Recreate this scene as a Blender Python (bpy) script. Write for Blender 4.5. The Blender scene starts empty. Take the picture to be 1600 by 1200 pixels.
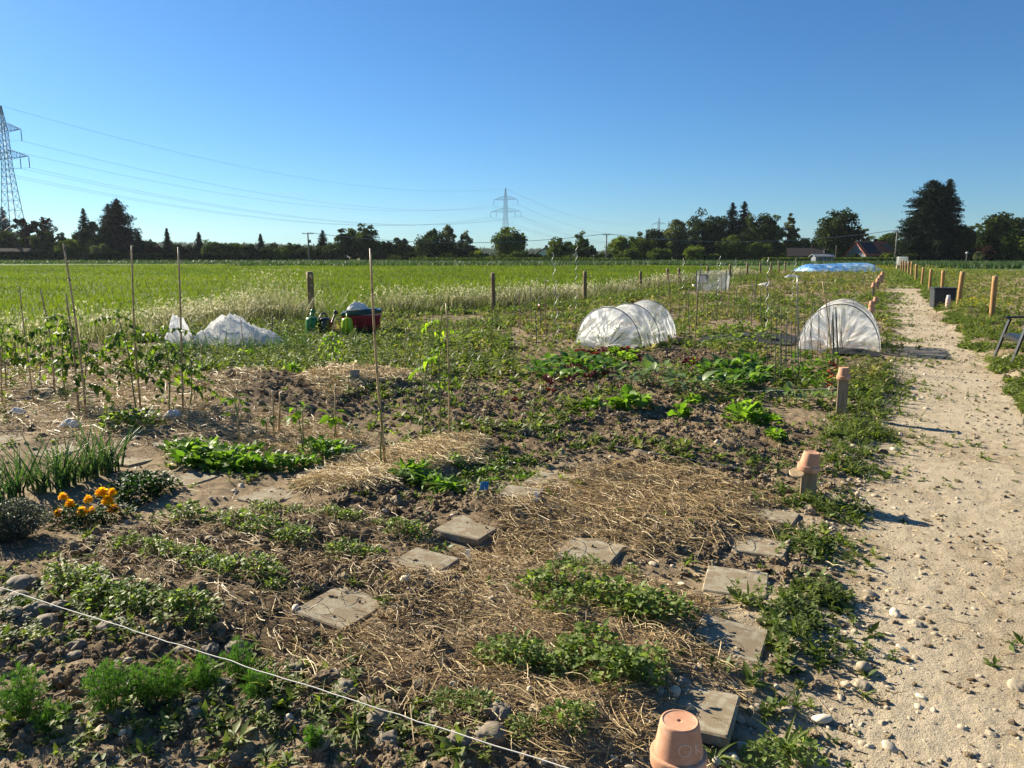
import bpy, math, random
import numpy as np
from mathutils import Vector, Matrix
R_ = np.random.default_rng(7)
SC = bpy.context.scene
COL = SC.collection
rad = math.radians

# ------------------------------------------------------------------ camera, sky, sun, exposure
FPX, PITCH, CAMH = 1190.0, rad(9.54), 1.6
cam = bpy.data.cameras.new("camera"); camo = bpy.data.objects.new("camera", cam); COL.objects.link(camo)
camo.location = (0, 0, CAMH); camo.rotation_euler = (math.pi/2 - PITCH, 0, 0)
cam.sensor_width = 36; cam.lens = 36*FPX/1600; cam.clip_start = .05; cam.clip_end = 8000
SC.camera = camo
SUN_EL, SUN_AZ = rad(26.5), rad(-51)          # azimuth from +Y towards +X
sd = Vector((math.sin(SUN_AZ)*math.cos(SUN_EL), math.cos(SUN_AZ)*math.cos(SUN_EL), math.sin(SUN_EL)))
W = bpy.data.worlds.new("World"); SC.world = W; W.use_nodes = True
nt = W.node_tree; nt.nodes.clear()
sky = nt.nodes.new('ShaderNodeTexSky'); sky.sky_type = 'NISHITA'; sky.sun_disc = False
sky.sun_elevation = SUN_EL; sky.sun_rotation = SUN_AZ
sky.altitude = 500; sky.air_density = 1.0; sky.dust_density = .35; sky.ozone_density = 3.0
bg = nt.nodes.new('ShaderNodeBackground'); bg.inputs[1].default_value = .050
hs = nt.nodes.new('ShaderNodeHueSaturation'); hs.inputs['Saturation'].default_value = 1.05
wo = nt.nodes.new('ShaderNodeOutputWorld')
tn = nt.nodes.new('ShaderNodeMix'); tn.data_type = 'RGBA'; tn.blend_type = 'MULTIPLY'; tn.inputs[0].default_value = 1; tn.inputs[7].default_value = (.50, .77, 1.02, 1)
nt.links.new(sky.outputs[0], tn.inputs[6]); nt.links.new(tn.outputs[2], hs.inputs['Color']); nt.links.new(hs.outputs[0], bg.inputs[0]); nt.links.new(bg.outputs[0], wo.inputs[0])
sl = bpy.data.lights.new("sun", 'SUN'); sl.energy = 5.0; sl.angle = rad(.55); sl.color = (1, .90, .72)
so = bpy.data.objects.new("sun", sl); COL.objects.link(so); so.rotation_euler = sd.to_track_quat('Z', 'Y').to_euler()
SC.view_settings.view_transform = 'Standard'; SC.view_settings.look = 'None'
SC.view_settings.exposure = 1.3; SC.view_settings.gamma = 1; SC.view_settings.use_curve_mapping = False
SC.cycles.max_bounces = 6; SC.cycles.transparent_max_bounces = 24; SC.cycles.diffuse_bounces = 3
SC.cycles.glossy_bounces = 2; SC.cycles.transmission_bounces = 4; SC.cycles.caustics_reflective = False; SC.cycles.caustics_refractive = False
SC.cycles.use_denoising = True

# ------------------------------------------------------------------ photograph pixel -> place on the ground
def ray(px, py):
    x = (px-800)/FPX; y = (600-py)/FPX
    return np.array([x, math.cos(PITCH)+y*math.sin(PITCH), -math.sin(PITCH)+y*math.cos(PITCH)])
def gp(px, py, h=0.):
    d = ray(px, py); t = (h-CAMH)/d[2]; return np.array([d[0]*t, d[1]*t])
def pt(px, py, Y):
    d = ray(px, py); t = Y/d[1]; return np.array([d[0]*t, Y, CAMH+d[2]*t])
def gpoly(pts, h=0.): return np.array([gp(*p, h) for p in pts])

# ------------------------------------------------------------------ noise
def _hash(ix, iy, seed):
    n = (ix.astype(np.int64)*374761393 + iy.astype(np.int64)*668265263 + seed*982451653) & 0x7fffffff
    n = ((n ^ (n >> 13))*1274126177) & 0x7fffffff
    return ((n ^ (n >> 16)) & 0xffff)/65535.
def vnoise(x, y, seed=0):
    ix = np.floor(x); iy = np.floor(y); fx = x-ix; fy = y-iy
    fx = fx*fx*(3-2*fx); fy = fy*fy*(3-2*fy)
    a = _hash(ix, iy, seed); b = _hash(ix+1, iy, seed); c = _hash(ix, iy+1, seed); d = _hash(ix+1, iy+1, seed)
    return (a+(b-a)*fx)*(1-fy) + (c+(d-c)*fx)*fy
def fbm(x, y, f=1., o=4, seed=0, g=.5):
    s = 0; a = 1; t = 0
    for i in range(o):
        s = s+a*vnoise(x*f+i*17.3, y*f-i*9.1, seed+i); t += a; a *= g; f *= 2.03
    return s/t
def inpoly(x, y, P):
    r = np.zeros(np.shape(x), bool); n = len(P); j = n-1
    for i in range(n):
        xi, yi = P[i]; xj, yj = P[j]
        c = ((yi > y) != (yj > y)) & (x < (xj-xi)*(y-yi)/((yj-yi) or 1e-9)+xi); r ^= c; j = i
    return r
def smooth(a, b, x): t = np.clip((x-a)/(b-a), 0, 1); return t*t*(3-2*t)

# ------------------------------------------------------------------ mesh builder
class MB:
    def __init__(s): s.v = []; s.q = []; s.t = []; s.a = []; s.n = 0
    def add(s, V, Q=None, T=None, tint=.5):
        V = np.asarray(V, float).reshape(-1, 3); s.v.append(V)
        if Q is not None and len(Q): s.q.append(np.asarray(Q, np.int64).reshape(-1, 4)+s.n)
        if T is not None and len(T): s.t.append(np.asarray(T, np.int64).reshape(-1, 3)+s.n)
        s.a.append(np.broadcast_to(np.asarray(tint, float), (len(V),)).copy()); s.n += len(V); return s
    def mesh(s, name, m, smooth=False):
        V = np.concatenate(s.v) if s.v else np.zeros((0, 3))
        Q = np.concatenate(s.q) if s.q else np.zeros((0, 4), np.int64)
        T = np.concatenate(s.t) if s.t else np.zeros((0, 3), np.int64)
        me = bpy.data.meshes.new(name)
        me.vertices.add(len(V)); me.vertices.foreach_set('co', V.astype(np.float32).ravel())
        L = np.concatenate([Q.ravel(), T.ravel()]); me.loops.add(len(L)); me.loops.foreach_set('vertex_index', L.astype(np.int32))
        np_ = len(Q)+len(T); me.polygons.add(np_)
        st = np.concatenate([np.arange(len(Q))*4, len(Q)*4+np.arange(len(T))*3]); me.polygons.foreach_set('loop_start', st.astype(np.int32))
        if smooth: me.polygons.foreach_set('use_smooth', np.ones(np_, bool))
        else: me.polygons.foreach_set('use_smooth', np.zeros(np_, bool))
        at = me.attributes.new('tint', 'FLOAT', 'POINT'); at.data.foreach_set('value', np.concatenate(s.a).astype(np.float32))
        me.update(calc_edges=True)
        if m: me.materials.append(m)
        return me
    def build(s, name, m, parent=None, loc=(0, 0, 0), smooth=False):
        o = bpy.data.objects.new(name, s.mesh(name, m, smooth)); COL.objects.link(o); o.location = loc
        if parent: o.parent = parent
        return o
def tag(o, label=None, cat=None, group=None, kind=None):
    if label: o['label'] = label
    if cat: o['category'] = cat
    if group: o['group'] = group
    if kind: o['kind'] = kind
    return o
def thing(name, label, cat, loc=(0, 0, 0), group=None, rz=0.):
    o = bpy.data.objects.new(name, None); COL.objects.link(o); o.location = tuple(map(float, loc)); o.rotation_euler = (0, 0, rz); o.empty_display_size = .1
    return tag(o, label, cat, group)
def dup(root, loc, rz=0., sc=1., label=None, group=None, tilt=(0, 0)):
    r = root.copy(); COL.objects.link(r); r.location = tuple(map(float, loc)); r.rotation_euler = (tilt[0], tilt[1], rz)
    r.scale = (sc, sc, sc) if np.isscalar(sc) else sc
    if label: r['label'] = label
    if group: r['group'] = group
    for ch in list(root.children):
        c = ch.copy(); COL.objects.link(c); c.parent = r
        for g in list(ch.children):
            d = g.copy(); COL.objects.link(d); d.parent = c
    return r
def vary(a, s): return float(a*(1+s*(R_.random()*2-1)))

# ------------------------------------------------------------------ shapes
def rots(yaw, pitch, roll):
    yaw, pitch, roll = np.broadcast_arrays(*[np.asarray(a, float) for a in (yaw, pitch, roll)])
    cy, sy, cp, sp, cr, sr = np.cos(yaw), np.sin(yaw), np.cos(pitch), np.sin(pitch), np.cos(roll), np.sin(roll)
    m = np.empty(yaw.shape+(3, 3))      # Rz(yaw) Ry(-pitch) Rx(roll)
    m[..., 0, 0] = cy*cp; m[..., 0, 1] = -sy*cr-cy*sp*sr; m[..., 0, 2] = sy*sr-cy*sp*cr
    m[..., 1, 0] = sy*cp; m[..., 1, 1] = cy*cr-sy*sp*sr;  m[..., 1, 2] = -cy*sr-sy*sp*cr
    m[..., 2, 0] = sp;    m[..., 2, 1] = cp*sr;           m[..., 2, 2] = cp*cr
    return m
def inst(mb, tmpl, P, Rm, S, tint):
    tV, tQ, tT = tmpl; N = len(P); k = len(tV)
    S = np.asarray(S, float); S = np.broadcast_to(S[:, None] if S.ndim == 1 else S, (N, 3)) if S.ndim else np.full((N, 3), float(S))
    V = np.einsum('nij,nkj->nki', Rm, tV[None]*S[:, None, :])+P[:, None, :]
    off = (np.arange(N)*k)[:, None, None]
    Q = (tQ[None]+off).reshape(-1, 4) if tQ is not None else None
    T = (tT[None]+off).reshape(-1, 3) if tT is not None else None
    mb.add(V.reshape(-1, 3), Q, T, np.repeat(np.broadcast_to(tint, (N,)), k))
def leaf(w=.5, n=3, kind='oval', droop=.3, fold=.25, stalk=0., wave=0.):
    """Leaf of length 1 along +X, width w, drooping, folded along its midrib."""
    t = np.linspace(0, 1, n+1)
    if kind == 'oval': p = np.sin(np.pi*np.clip(t, .04, 1)**.8)**.75
    elif kind == 'round': p = np.sqrt(np.clip(1-(2*t-1)**2, .02, 1))
    elif kind == 'lance': p = np.sin(np.pi*np.clip(t, .03, 1)**.65)
    elif kind == 'spoon': p = .18+.82*np.clip(np.sin(np.pi*np.clip(t, 0, 1)**1.9), 0, 1)
    elif kind == 'blade': p = (1-t)**.6*.8+.2*(1-t)
    elif kind == 'lobed': p = np.sin(np.pi*np.clip(t, .04, 1)**.8)**.75*np.where(np.arange(n+1) % 2, 1.15, .55)
    p[-1] = .02 if kind != 'blade' else .0
    z = -droop*t**2; x = t*(1-.15*droop)
    hw = p*w/2; zz = fold*hw; wv = wave*np.sin(t*14)
    V = np.concatenate([np.stack([x, hw, z+zz+wv], 1), np.stack([x, 0*x, z], 1), np.stack([x, -hw, z+zz-wv], 1)])
    V[:, 0] += stalk
    m = n+1; i = np.arange(n)
    Q = np.concatenate([np.stack([m+i, m+i+1, i+1, i], 1), np.stack([2*m+i, 2*m+i+1, m+i+1, m+i], 1)])
    return V, Q, None
def tube(mb, pts, r, k=6, tint=.5, cap=True):
    pts = np.asarray(pts, float); n = len(pts); r = np.broadcast_to(np.asarray(r, float), (n,))
    T = np.gradient(pts, axis=0); T /= np.linalg.norm(T, axis=1)[:, None]+1e-12
    up = np.array([0, 0, 1.]) if abs(T[0][2]) < .9 else np.array([1., 0, 0])
    A = np.cross(T, up)
    bad = np.linalg.norm(A, axis=1) < 1e-3; A[bad] = np.cross(T[bad], [0, 1., 0])
    A /= np.linalg.norm(A, axis=1)[:, None]
    for i in range(1, n):                       # keep the frame from flipping
        if A[i] @ A[i-1] < 0: A[i] = -A[i]
    B = np.cross(T, A); th = np.arange(k)*2*np.pi/k
    V = pts[:, None]+r[:, None, None]*(np.cos(th)[None, :, None]*A[:, None]+np.sin(th)[None, :, None]*B[:, None])
    i, j = np.meshgrid(np.arange(n-1), np.arange(k), indexing='ij'); j2 = (j+1) % k
    Q = np.stack([i*k+j, i*k+j2, (i+1)*k+j2, (i+1)*k+j], -1).reshape(-1, 4); V = V.reshape(-1, 3)
    Tt = []
    if cap:
        V = np.concatenate([V, pts[:1], pts[-1:]]); a = n*k
        for j in range(k): Tt += [(a, (j+1) % k, j), (a+1, (n-1)*k+j, (n-1)*k+(j+1) % k)]
    mb.add(V, Q, Tt, tint)
def box(mb, c, s, rz=0., tint=.5, bev=0., R=None):
    hx, hy, hz = [a/2 for a in s]
    if bev <= 0:
        V = np.array([[x, y, z] for z in (-hz, hz) for (x, y) in ((-hx, -hy), (hx, -hy), (hx, hy), (-hx, hy))])
        Q = [(3, 2, 1, 0), (4, 5, 6, 7), (0, 1, 5, 4), (1, 2, 6, 5), (2, 3, 7, 6), (3, 0, 4, 7)]
    else:
        b = min(bev, hx*.9, hy*.9, hz*.9); V = []
        def ring(ix, iy, z):
            return [(-ix, -iy+b, z), (-ix+b, -iy, z), (ix-b, -iy, z), (ix, -iy+b, z), (ix, iy-b, z), (ix-b, iy, z), (-ix+b, iy, z), (-ix, iy-b, z)]
        V = ring(hx-b, hy-b, -hz)+ring(hx, hy, -hz+b)+ring(hx, hy, hz-b)+ring(hx-b, hy-b, hz); Q = []
        for r in range(3):
            for j in range(8): Q.append((r*8+j, r*8+(j+1) % 8, (r+1)*8+(j+1) % 8, (r+1)*8+j))
        for o, f in ((24, 1), (0, -1)):
            for a_ in ((0, 1, 2, 3), (0, 3, 4, 7), (4, 5, 6, 7)): Q.append(tuple(o+i for i in a_)[::f])
        V = np.array(V)
    if R is None: R = rots(rz, 0., 0.)
    mb.add(V @ np.asarray(R).T+np.asarray(c, float), Q, None, tint)
def bar(mb, a, b, w, d=None, tint=.5):
    a = np.asarray(a, float); b = np.asarray(b, float); d = d or w; L = np.linalg.norm(b-a); x = (b-a)/L
    up = np.array([0, 0, 1.]) if abs(x[2]) < .95 else np.array([0, 1., 0])
    y = np.cross(up, x); y /= np.linalg.norm(y); z = np.cross(x, y)
    box(mb, (a+b)/2, (L, w, d), R=np.stack([x, y, z], 1), tint=tint)
def lathe(mb, prof, k=24, c=(0, 0, 0), tint=.5, R=None, cap0=True, cap1=True):
    prof = np.asarray(prof, float); n = len(prof); th = np.arange(k)*2*np.pi/k
    V = np.stack([prof[:, :1]*np.cos(th), prof[:, :1]*np.sin(th), np.repeat(prof[:, 1:], k, 1)], -1).reshape(-1, 3)
    i, j = np.meshgrid(np.arange(n-1), np.arange(k), indexing='ij'); j2 = (j+1) % k
    Q = np.stack([i*k+j, i*k+j2, (i+1)*k+j2, (i+1)*k+j], -1).reshape(-1, 4); T = []
    V = np.concatenate([V, [[0, 0, prof[0, 1]], [0, 0, prof[-1, 1]]]]); a = n*k
    for j in range(k):
        if cap0: T.append((a, (j+1) % k, j))
        if cap1: T.append((a+1, (n-1)*k+j, (n-1)*k+(j+1) % k))
    if R is not None: V = V @ np.asarray(R).T
    mb.add(V+np.asarray(c, float), Q, T, tint)
def ico(sub=1):
    g = (1+5**.5)/2
    V = [np.array(p, float)/math.sqrt(1+g*g) for p in ((-1, g, 0), (1, g, 0), (-1, -g, 0), (1, -g, 0), (0, -1, g), (0, 1, g), (0, -1, -g), (0, 1, -g), (g, 0, -1), (g, 0, 1), (-g, 0, -1), (-g, 0, 1))]
    T = [(0, 11, 5), (0, 5, 1), (0, 1, 7), (0, 7, 10), (0, 10, 11), (1, 5, 9), (5, 11, 4), (11, 10, 2), (10, 7, 6), (7, 1, 8), (3, 9, 4), (3, 4, 2), (3, 2, 6), (3, 6, 8), (3, 8, 9), (4, 9, 5), (2, 4, 11), (6, 2, 10), (8, 6, 7), (9, 8, 1)]
    for _ in range(sub):
        c = {}; N = []
        def mid(a, b):
            k = (min(a, b), max(a, b))
            if k not in c: m = V[a]+V[b]; V.append(m/np.linalg.norm(m)); c[k] = len(V)-1
            return c[k]
        for a, b, d in T:
            x, y, z = mid(a, b), mid(b, d), mid(d, a); N += [(a, x, z), (b, y, x), (d, z, y), (x, y, z)]
        T = N
    return np.array(V), np.array(T)
ICO = {s: ico(s) for s in (0, 1, 2, 3)}
def lump(sub, amp, seed, flat=1., f=2.):
    V, T = ICO[sub]; r = 1+amp*(fbm(V[:, 0]*1.3+V[:, 2]*.7+9, V[:, 1]*1.3-V[:, 2]*.9+5, f, 3, seed)*2-1)*1.6
    V = V*r[:, None]*np.array([1, 1, flat]); return V, None, T

# ------------------------------------------------------------------ materials
def mat(name):
    m = bpy.data.materials.new(name); m.use_nodes = True; nt = m.node_tree; nt.nodes.clear(); return m, nt
def N(nt, t, **k):
    n = nt.nodes.new('ShaderNode'+t)
    for a, v in k.items():
        if a in ('op', 'operation'): n.operation = v
        else: setattr(n, a, v)
    return n
def ramp(nt, fac, stops):
    r = N(nt, 'ValToRGB'); e = r.color_ramp.elements
    while len(e) < len(stops): e.new(.5)
    for i, (p, c) in enumerate(stops): e[i].position = p; e[i].color = (*c, 1)
    nt.links.new(fac, r.inputs[0]); return r.outputs[0]
def attr(nt, name='tint'):
    a = N(nt, 'Attribute'); a.attribute_name = name; return a.outputs['Fac']
def noise(nt, sc, det=4, ro=.6, vec=None, dist=0):
    n = N(nt, 'TexNoise'); n.inputs['Scale'].default_value = sc; n.inputs['Detail'].default_value = det; n.inputs['Roughness'].default_value = ro
    if dist: n.inputs['Distortion'].default_value = dist
    if vec is None: vec = N(nt, 'TexCoord').outputs['Object']
    nt.links.new(vec, n.inputs['Vector']); return n.outputs[0]
def math_(nt, op, a, b=None):
    n = N(nt, 'Math', op=op)
    for i, x in enumerate((a, b)):
        if x is None: continue
        if hasattr(x, 'is_output'): nt.links.new(x, n.inputs[i])
        else: n.inputs[i].default_value = x
    return n.outputs[0]
def mixc(nt, f, a, b, mode='MIX'):
    n = N(nt, 'Mix'); n.data_type = 'RGBA'; n.blend_type = mode
    for i, x in ((0, f), (6, a), (7, b)):
        if hasattr(x, 'is_output'): nt.links.new(x, n.inputs[i])
        else: n.inputs[i].default_value = x if i == 0 else (*x, 1)
    return n.outputs[2]
def bump(nt, h, s=.5, d=.01):
    b = N(nt, 'Bump'); b.inputs['Strength'].default_value = s; b.inputs['Distance'].default_value = d; nt.links.new(h, b.inputs['Height']); return b.outputs[0]
def finish(nt, col, rough=.7, normal=None, spec=.3, metal=0., trans=0., tcol=None):
    p = N(nt, 'BsdfPrincipled'); o = N(nt, 'OutputMaterial')
    if hasattr(col, 'is_output'): nt.links.new(col, p.inputs['Base Color'])
    else: p.inputs['Base Color'].default_value = (*col, 1)
    if hasattr(rough, 'is_output'): nt.links.new(rough, p.inputs['Roughness'])
    else: p.inputs['Roughness'].default_value = rough
    p.inputs['Specular IOR Level'].default_value = spec; p.inputs['Metallic'].default_value = metal
    if normal: nt.links.new(normal, p.inputs['Normal'])
    out = p.outputs[0]
    if trans > 0:
        t = N(nt, 'BsdfTranslucent'); mx = N(nt, 'MixShader'); mx.inputs[0].default_value = trans
        c = tcol if tcol is not None else col
        if hasattr(c, 'is_output'): nt.links.new(c, t.inputs[0])
        else: t.inputs[0].default_value = (*c, 1)
        nt.links.new(out, mx.inputs[1]); nt.links.new(t.outputs[0], mx.inputs[2]); out = mx.outputs[0]
    nt.links.new(out, o.inputs[0]); return p
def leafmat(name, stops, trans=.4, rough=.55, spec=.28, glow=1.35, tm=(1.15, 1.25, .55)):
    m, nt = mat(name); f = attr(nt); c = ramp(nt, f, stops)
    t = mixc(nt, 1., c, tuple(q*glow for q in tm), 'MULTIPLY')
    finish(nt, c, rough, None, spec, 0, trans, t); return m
def plain(name, c, rough=.6, var=.25, sc=30, spec=.35, metal=0., bmp=.0, trans=0.):
    m, nt = mat(name); n = noise(nt, sc, 5); d = tuple(x*(1-var) for x in c); l = tuple(min(1, x*(1+var)) for x in c)
    col = ramp(nt, n, [(.3, d), (.7, l)]); finish(nt, col, rough, bump(nt, n, bmp, .004) if bmp else None, spec, metal, trans); return m
M = {}
# ------------------------------------------------------------------ the lie of the land
PL = np.array([(-.55, 0), (.84, 2.18), (1.16, 2.74), (1.65, 3.65), (2.17, 4.63), (3.08, 6.26), (4.83, 9.52), (8.11, 16.05), (13.68, 27.7), (24.1, 48.7), (39.5, 80)])
PR = np.array([(1.5, 0), (2.7, 2.18), (4.1, 5.), (5.41, 7.89), (6.49, 10.04), (8.74, 14.79), (11.99, 21.49), (17.31, 32.37), (25.6, 48.7), (41, 80)])
FN = np.array([(-14, 2), (-8.11, 11.97), (-5.27, 19.4), (-.57, 22.77), (2.64, 27.7), (6.49, 36.5), (15.81, 55), (30, 82)])
def pathL(y): return np.interp(y, PL[:, 1], PL[:, 0])
def pathR(y): return np.interp(y, PR[:, 1], PR[:, 0])
def fenX(y): return np.interp(y, FN[:, 1], FN[:, 0])
FAR = 82.
class Patch:
    def __init__(s, pts, **k):
        s.P = gpoly(pts); s.c = s.P.mean(0); d = s.P-s.c; w, U = np.linalg.eigh(d.T @ d/len(d)); s.U = U; s.s = np.sqrt(w)*1.45; s.__dict__.update(k)
    def r(s, x, y):
        a = (x-s.c[0])*s.U[0, 0]+(y-s.c[1])*s.U[1, 0]; b = (x-s.c[0])*s.U[0, 1]+(y-s.c[1])*s.U[1, 1]
        return np.sqrt((a/s.s[0])**2+(b/s.s[1])**2)
    def w(s, x, y): return smooth(1.25, .55, s.r(x, y)) if False else 1-smooth(.55, 1.25, s.r(x, y))
    def sample(s, n, grow=0.):
        lo = s.P.min(0); hi = s.P.max(0); P = s.c+(s.P-s.c)*(1+grow); out = np.zeros((0, 2))
        lo = P.min(0); hi = P.max(0)
        while len(out) < n:
            q = lo+(hi-lo)*R_.random((n*2, 2)); out = np.concatenate([out, q[inpoly(q[:, 0], q[:, 1], P)]])
        return out[:n]
    def area(s): x, y = s.P.T; return abs(np.dot(x, np.roll(y, 1))-np.dot(y, np.roll(x, 1)))/2
BEDS = [Patch(p, h=h) for p, h in (
 ([(610, 640), (740, 600), (850, 610), (960, 640), (1250, 650), (1290, 690), (1240, 745), (980, 740), (800, 700), (640, 690)], .05),
 ([(300, 620), (360, 590), (620, 600), (680, 625), (560, 650), (400, 650)], .12),
 ([(480, 790), (600, 750), (800, 775), (850, 800), (760, 830), (640, 850), (560, 830)], .05),
 ([(-120, 900), (80, 900), (500, 1060), (760, 1180), (760, 1260), (-200, 1260)], .02),
 ([(830, 560), (1080, 545), (1200, 560), (1210, 600), (1000, 640), (830, 610)], .05),
 ([(140, 860), (420, 800), (660, 860), (600, 950), (330, 1020), (80, 920)], .05))]
STRAW = [Patch(p, h=h, d=d, br=b) for p, h, d, b in (
 ([(465, 768), (520, 732), (690, 695), (745, 705), (740, 730), (640, 748), (590, 775)], .09, 7500, .88),
 ([(790, 800), (830, 755), (960, 738), (1080, 742), (1195, 785), (1190, 840), (1000, 868), (860, 868), (790, 845)], .06, 3600, .62),
 ([(440, 1040), (600, 915), (780, 865), (900, 895), (1090, 950), (1115, 1080), (1040, 1170), (860, 1200), (660, 1150), (480, 1090)], .06, 3200, .55),
 ([(100, 900), (230, 850), (400, 800), (560, 815), (660, 850), (610, 940), (440, 1015), (330, 1015)], .03, 2000, .52),
 ([(-60, 610), (120, 560), (330, 572), (430, 588), (390, 622), (300, 690), (140, 690), (-60, 670)], .07, 900, .8),
 ([(385, 700), (420, 655), (500, 668), (580, 690), (560, 715), (450, 725)], .05, 2000, .75),
 ([(480, 618), (560, 590), (660, 590), (640, 615), (520, 640)], .08, 3400, .86),
 ([(220, 700), (290, 650), (400, 660), (390, 690), (300, 725)], .04, 800, .7),
 ([(840, 1170), (980, 1100), (1060, 1120), (1050, 1230), (860, 1260)], .03, 2000, .52))]
SLABS = [((535, 978), -30, .30), ((733, 838), -27, .30), ((421, 777), -30, .30), ((297, 750), -27, .28), ((207, 723), -24, .28), ((280, 703), -28, .30), ((88, 711), -26, .30), ((8, 695), -22, .28), ((502, 741), -28, .28), ((578, 713), -26, .3), ((858, 756), -26, .28), ((1213, 809), -30, .24), ((1189, 856), -28, .28), ((1150, 912), -20, .30), ((1139, 1006), -26, .28), ((1080, 1128), -24, .29), ((660, 898), -28, .28), ((922, 872), -26, .3), ((812, 790), -20, .26)]
SLXY = np.array([gp(*s[0]) for s in SLABS])
PALE = [Patch(p) for p in ([(-80, 1190), (250, 1110), (480, 1160), (560, 1260), (-100, 1270)], [(-80, 1040), (60, 1030), (140, 1060), (-60, 1080)], [(760, 740), (1000, 720), (960, 740), (780, 770)], [(600, 920), (690, 870), (760, 880), (660, 940)])]
def H(x, y):
    x = np.asarray(x, float); y = np.asarray(y, float)
    r = np.hypot(x, y); near = 1-smooth(25, 60, r)
    pm = smooth(-.35, .15, x-pathL(y))*(1-smooth(-.15, .4, x-pathR(y)))*(1-smooth(44, 60, y))
    g = 1-pm
    for a, b in SLXY: g = g*np.where((np.abs(x-a) < .3) & (np.abs(y-b) < .3), smooth(.13, .27, np.hypot(x-a, y-b)), 1)
    bed = np.zeros_like(x); mound = np.zeros_like(x)
    for b in BEDS: w = b.w(x, y); bed = np.maximum(bed, w); mound += b.h*w
    for s in STRAW: mound += s.h*s.w(x, y)
    big = (fbm(x, y, .45, 3, 3)-.5)*.10*(.35+.65*g)
    bed = bed*(1-.6*BEDS[3].w(x, y)); mid = (fbm(x, y, 2.2, 3, 11)-.5)*(.012*pm+g*(.05+.06*bed))
    ridg = 1-np.abs(fbm(x, y, 6.5, 2, 23)*2-1)*1.7
    fine = (fbm(x, y, 14, 3, 31, .6)-.5)*(.012*pm+g*(.034+.035*bed))+ridg*.012*g*(.4+bed)
    ver = smooth(0., .6, x-pathR(y))*(1-smooth(1.5, 3, x-pathR(y)))*.06
    return near*(big+mid+fine+ver)+mound*near-.03*pm*near
def P3(xy, dz=0.):
    xy = np.asarray(xy, float); return np.concatenate([xy, (H(xy[..., 0], xy[..., 1])+dz)[..., None]], -1)
def dryness(x, y):
    pm = smooth(-.5, .25, x-pathL(y)+(fbm(x, y, 2.5, 4, 71)-.5)*1.2)*(1-smooth(-.2, .5, x-pathR(y)+(fbm(x, y, 1.7, 3, 77)-.5)*1.2))
    pm = pm*(1-smooth(36, 56, y+14*(fbm(x, y, .35, 3, 79)-.5))); bed = np.zeros_like(x)
    for b in BEDS: bed = np.maximum(bed, b.w(x, y))
    base = .40-.07*smooth(7, 12, y)+.5*(fbm(x, y, 1.1, 4, 91)-.5)-.20*bed
    for b in PALE: base = base+.26*b.w(x, y)
    base = np.where(x > pathR(y)+1.5, .52+.3*(fbm(x, y, .6, 3, 95)-.5), base)
    return np.clip(base*(1-pm)+pm*(.88+.25*(fbm(x, y, 3, 3, 99)-.5)+.5*(fbm(x, y, .8, 4, 97)-.5)), 0, 1)

# ------------------------------------------------------------------ earth material: bare soil, dark where dug, pale where trodden
def earth(name, specks):
    m, nt = mat(name); M[name] = m
    dry = attr(nt, 'tint'); oc = N(nt, 'TexCoord').outputs['Object']
    n1 = noise(nt, 9, 6, .65, oc); n2 = noise(nt, 70, 4, .7, oc); n3 = noise(nt, 1.3, 4, .6, oc)
    vor = N(nt, 'TexVoronoi'); vor.inputs['Scale'].default_value = 38; nt.links.new(oc, vor.inputs['Vector'])
    vor2 = N(nt, 'TexVoronoi'); vor2.inputs['Scale'].default_value = 110; nt.links.new(oc, vor2.inputs['Vector'])
    f = math_(nt, 'ADD', math_(nt, 'ADD', dry, math_(nt, 'MULTIPLY', math_(nt, 'SUBTRACT', n1, .5), .75)), math_(nt, 'ADD', math_(nt, 'MULTIPLY', math_(nt, 'SUBTRACT', n2, .5), .8), math_(nt, 'MULTIPLY', math_(nt, 'SUBTRACT', n3, .5), .45)))
    c = ramp(nt, f, [(.0, (.085, .058, .033)), (.3, (.215, .157, .094)), (.6, (.33, .256, .160)), (.95, (.470, .392, .272))])
    sp = math_(nt, 'GREATER_THAN', N(nt, 'SeparateColor').outputs[0], .9)
    sepc = [n for n in nt.nodes if n.bl_idname == 'ShaderNodeSeparateColor'][0]
    nt.links.new(vor.outputs['Color'], sepc.inputs[0])
    near_c = math_(nt, 'LESS_THAN', vor.outputs['Distance'], .33)
    if specks: c = mixc(nt, math_(nt, 'MULTIPLY', math_(nt, 'MULTIPLY', sp, near_c), .6), c, (.46, .37, .25))
    hgt = math_(nt, 'ADD', math_(nt, 'ADD', math_(nt, 'MULTIPLY', n1, 1.2), math_(nt, 'MULTIPLY', n2, .5)), math_(nt, 'MULTIPLY', noise(nt, 190, 3, .7, oc), .35))
    finish(nt, c, .95, bump(nt, hgt, .9, .02), .1)
earth('earth', True); earth('clod_earth', False)
m, nt = mat('field_ground'); M['field'] = m
n1 = noise(nt, 1.5, 5); n2 = noise(nt, .08, 3)
c = ramp(nt, math_(nt, 'ADD', math_(nt, 'MULTIPLY', n1, .5), math_(nt, 'MULTIPLY', n2, .5)), [(.3, (.045, .075, .012)), (.5, (.075, .12, .016)), (.7, (.11, .15, .025))])
finish(nt, c, .95, bump(nt, n1, .6, .1), .1)

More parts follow.
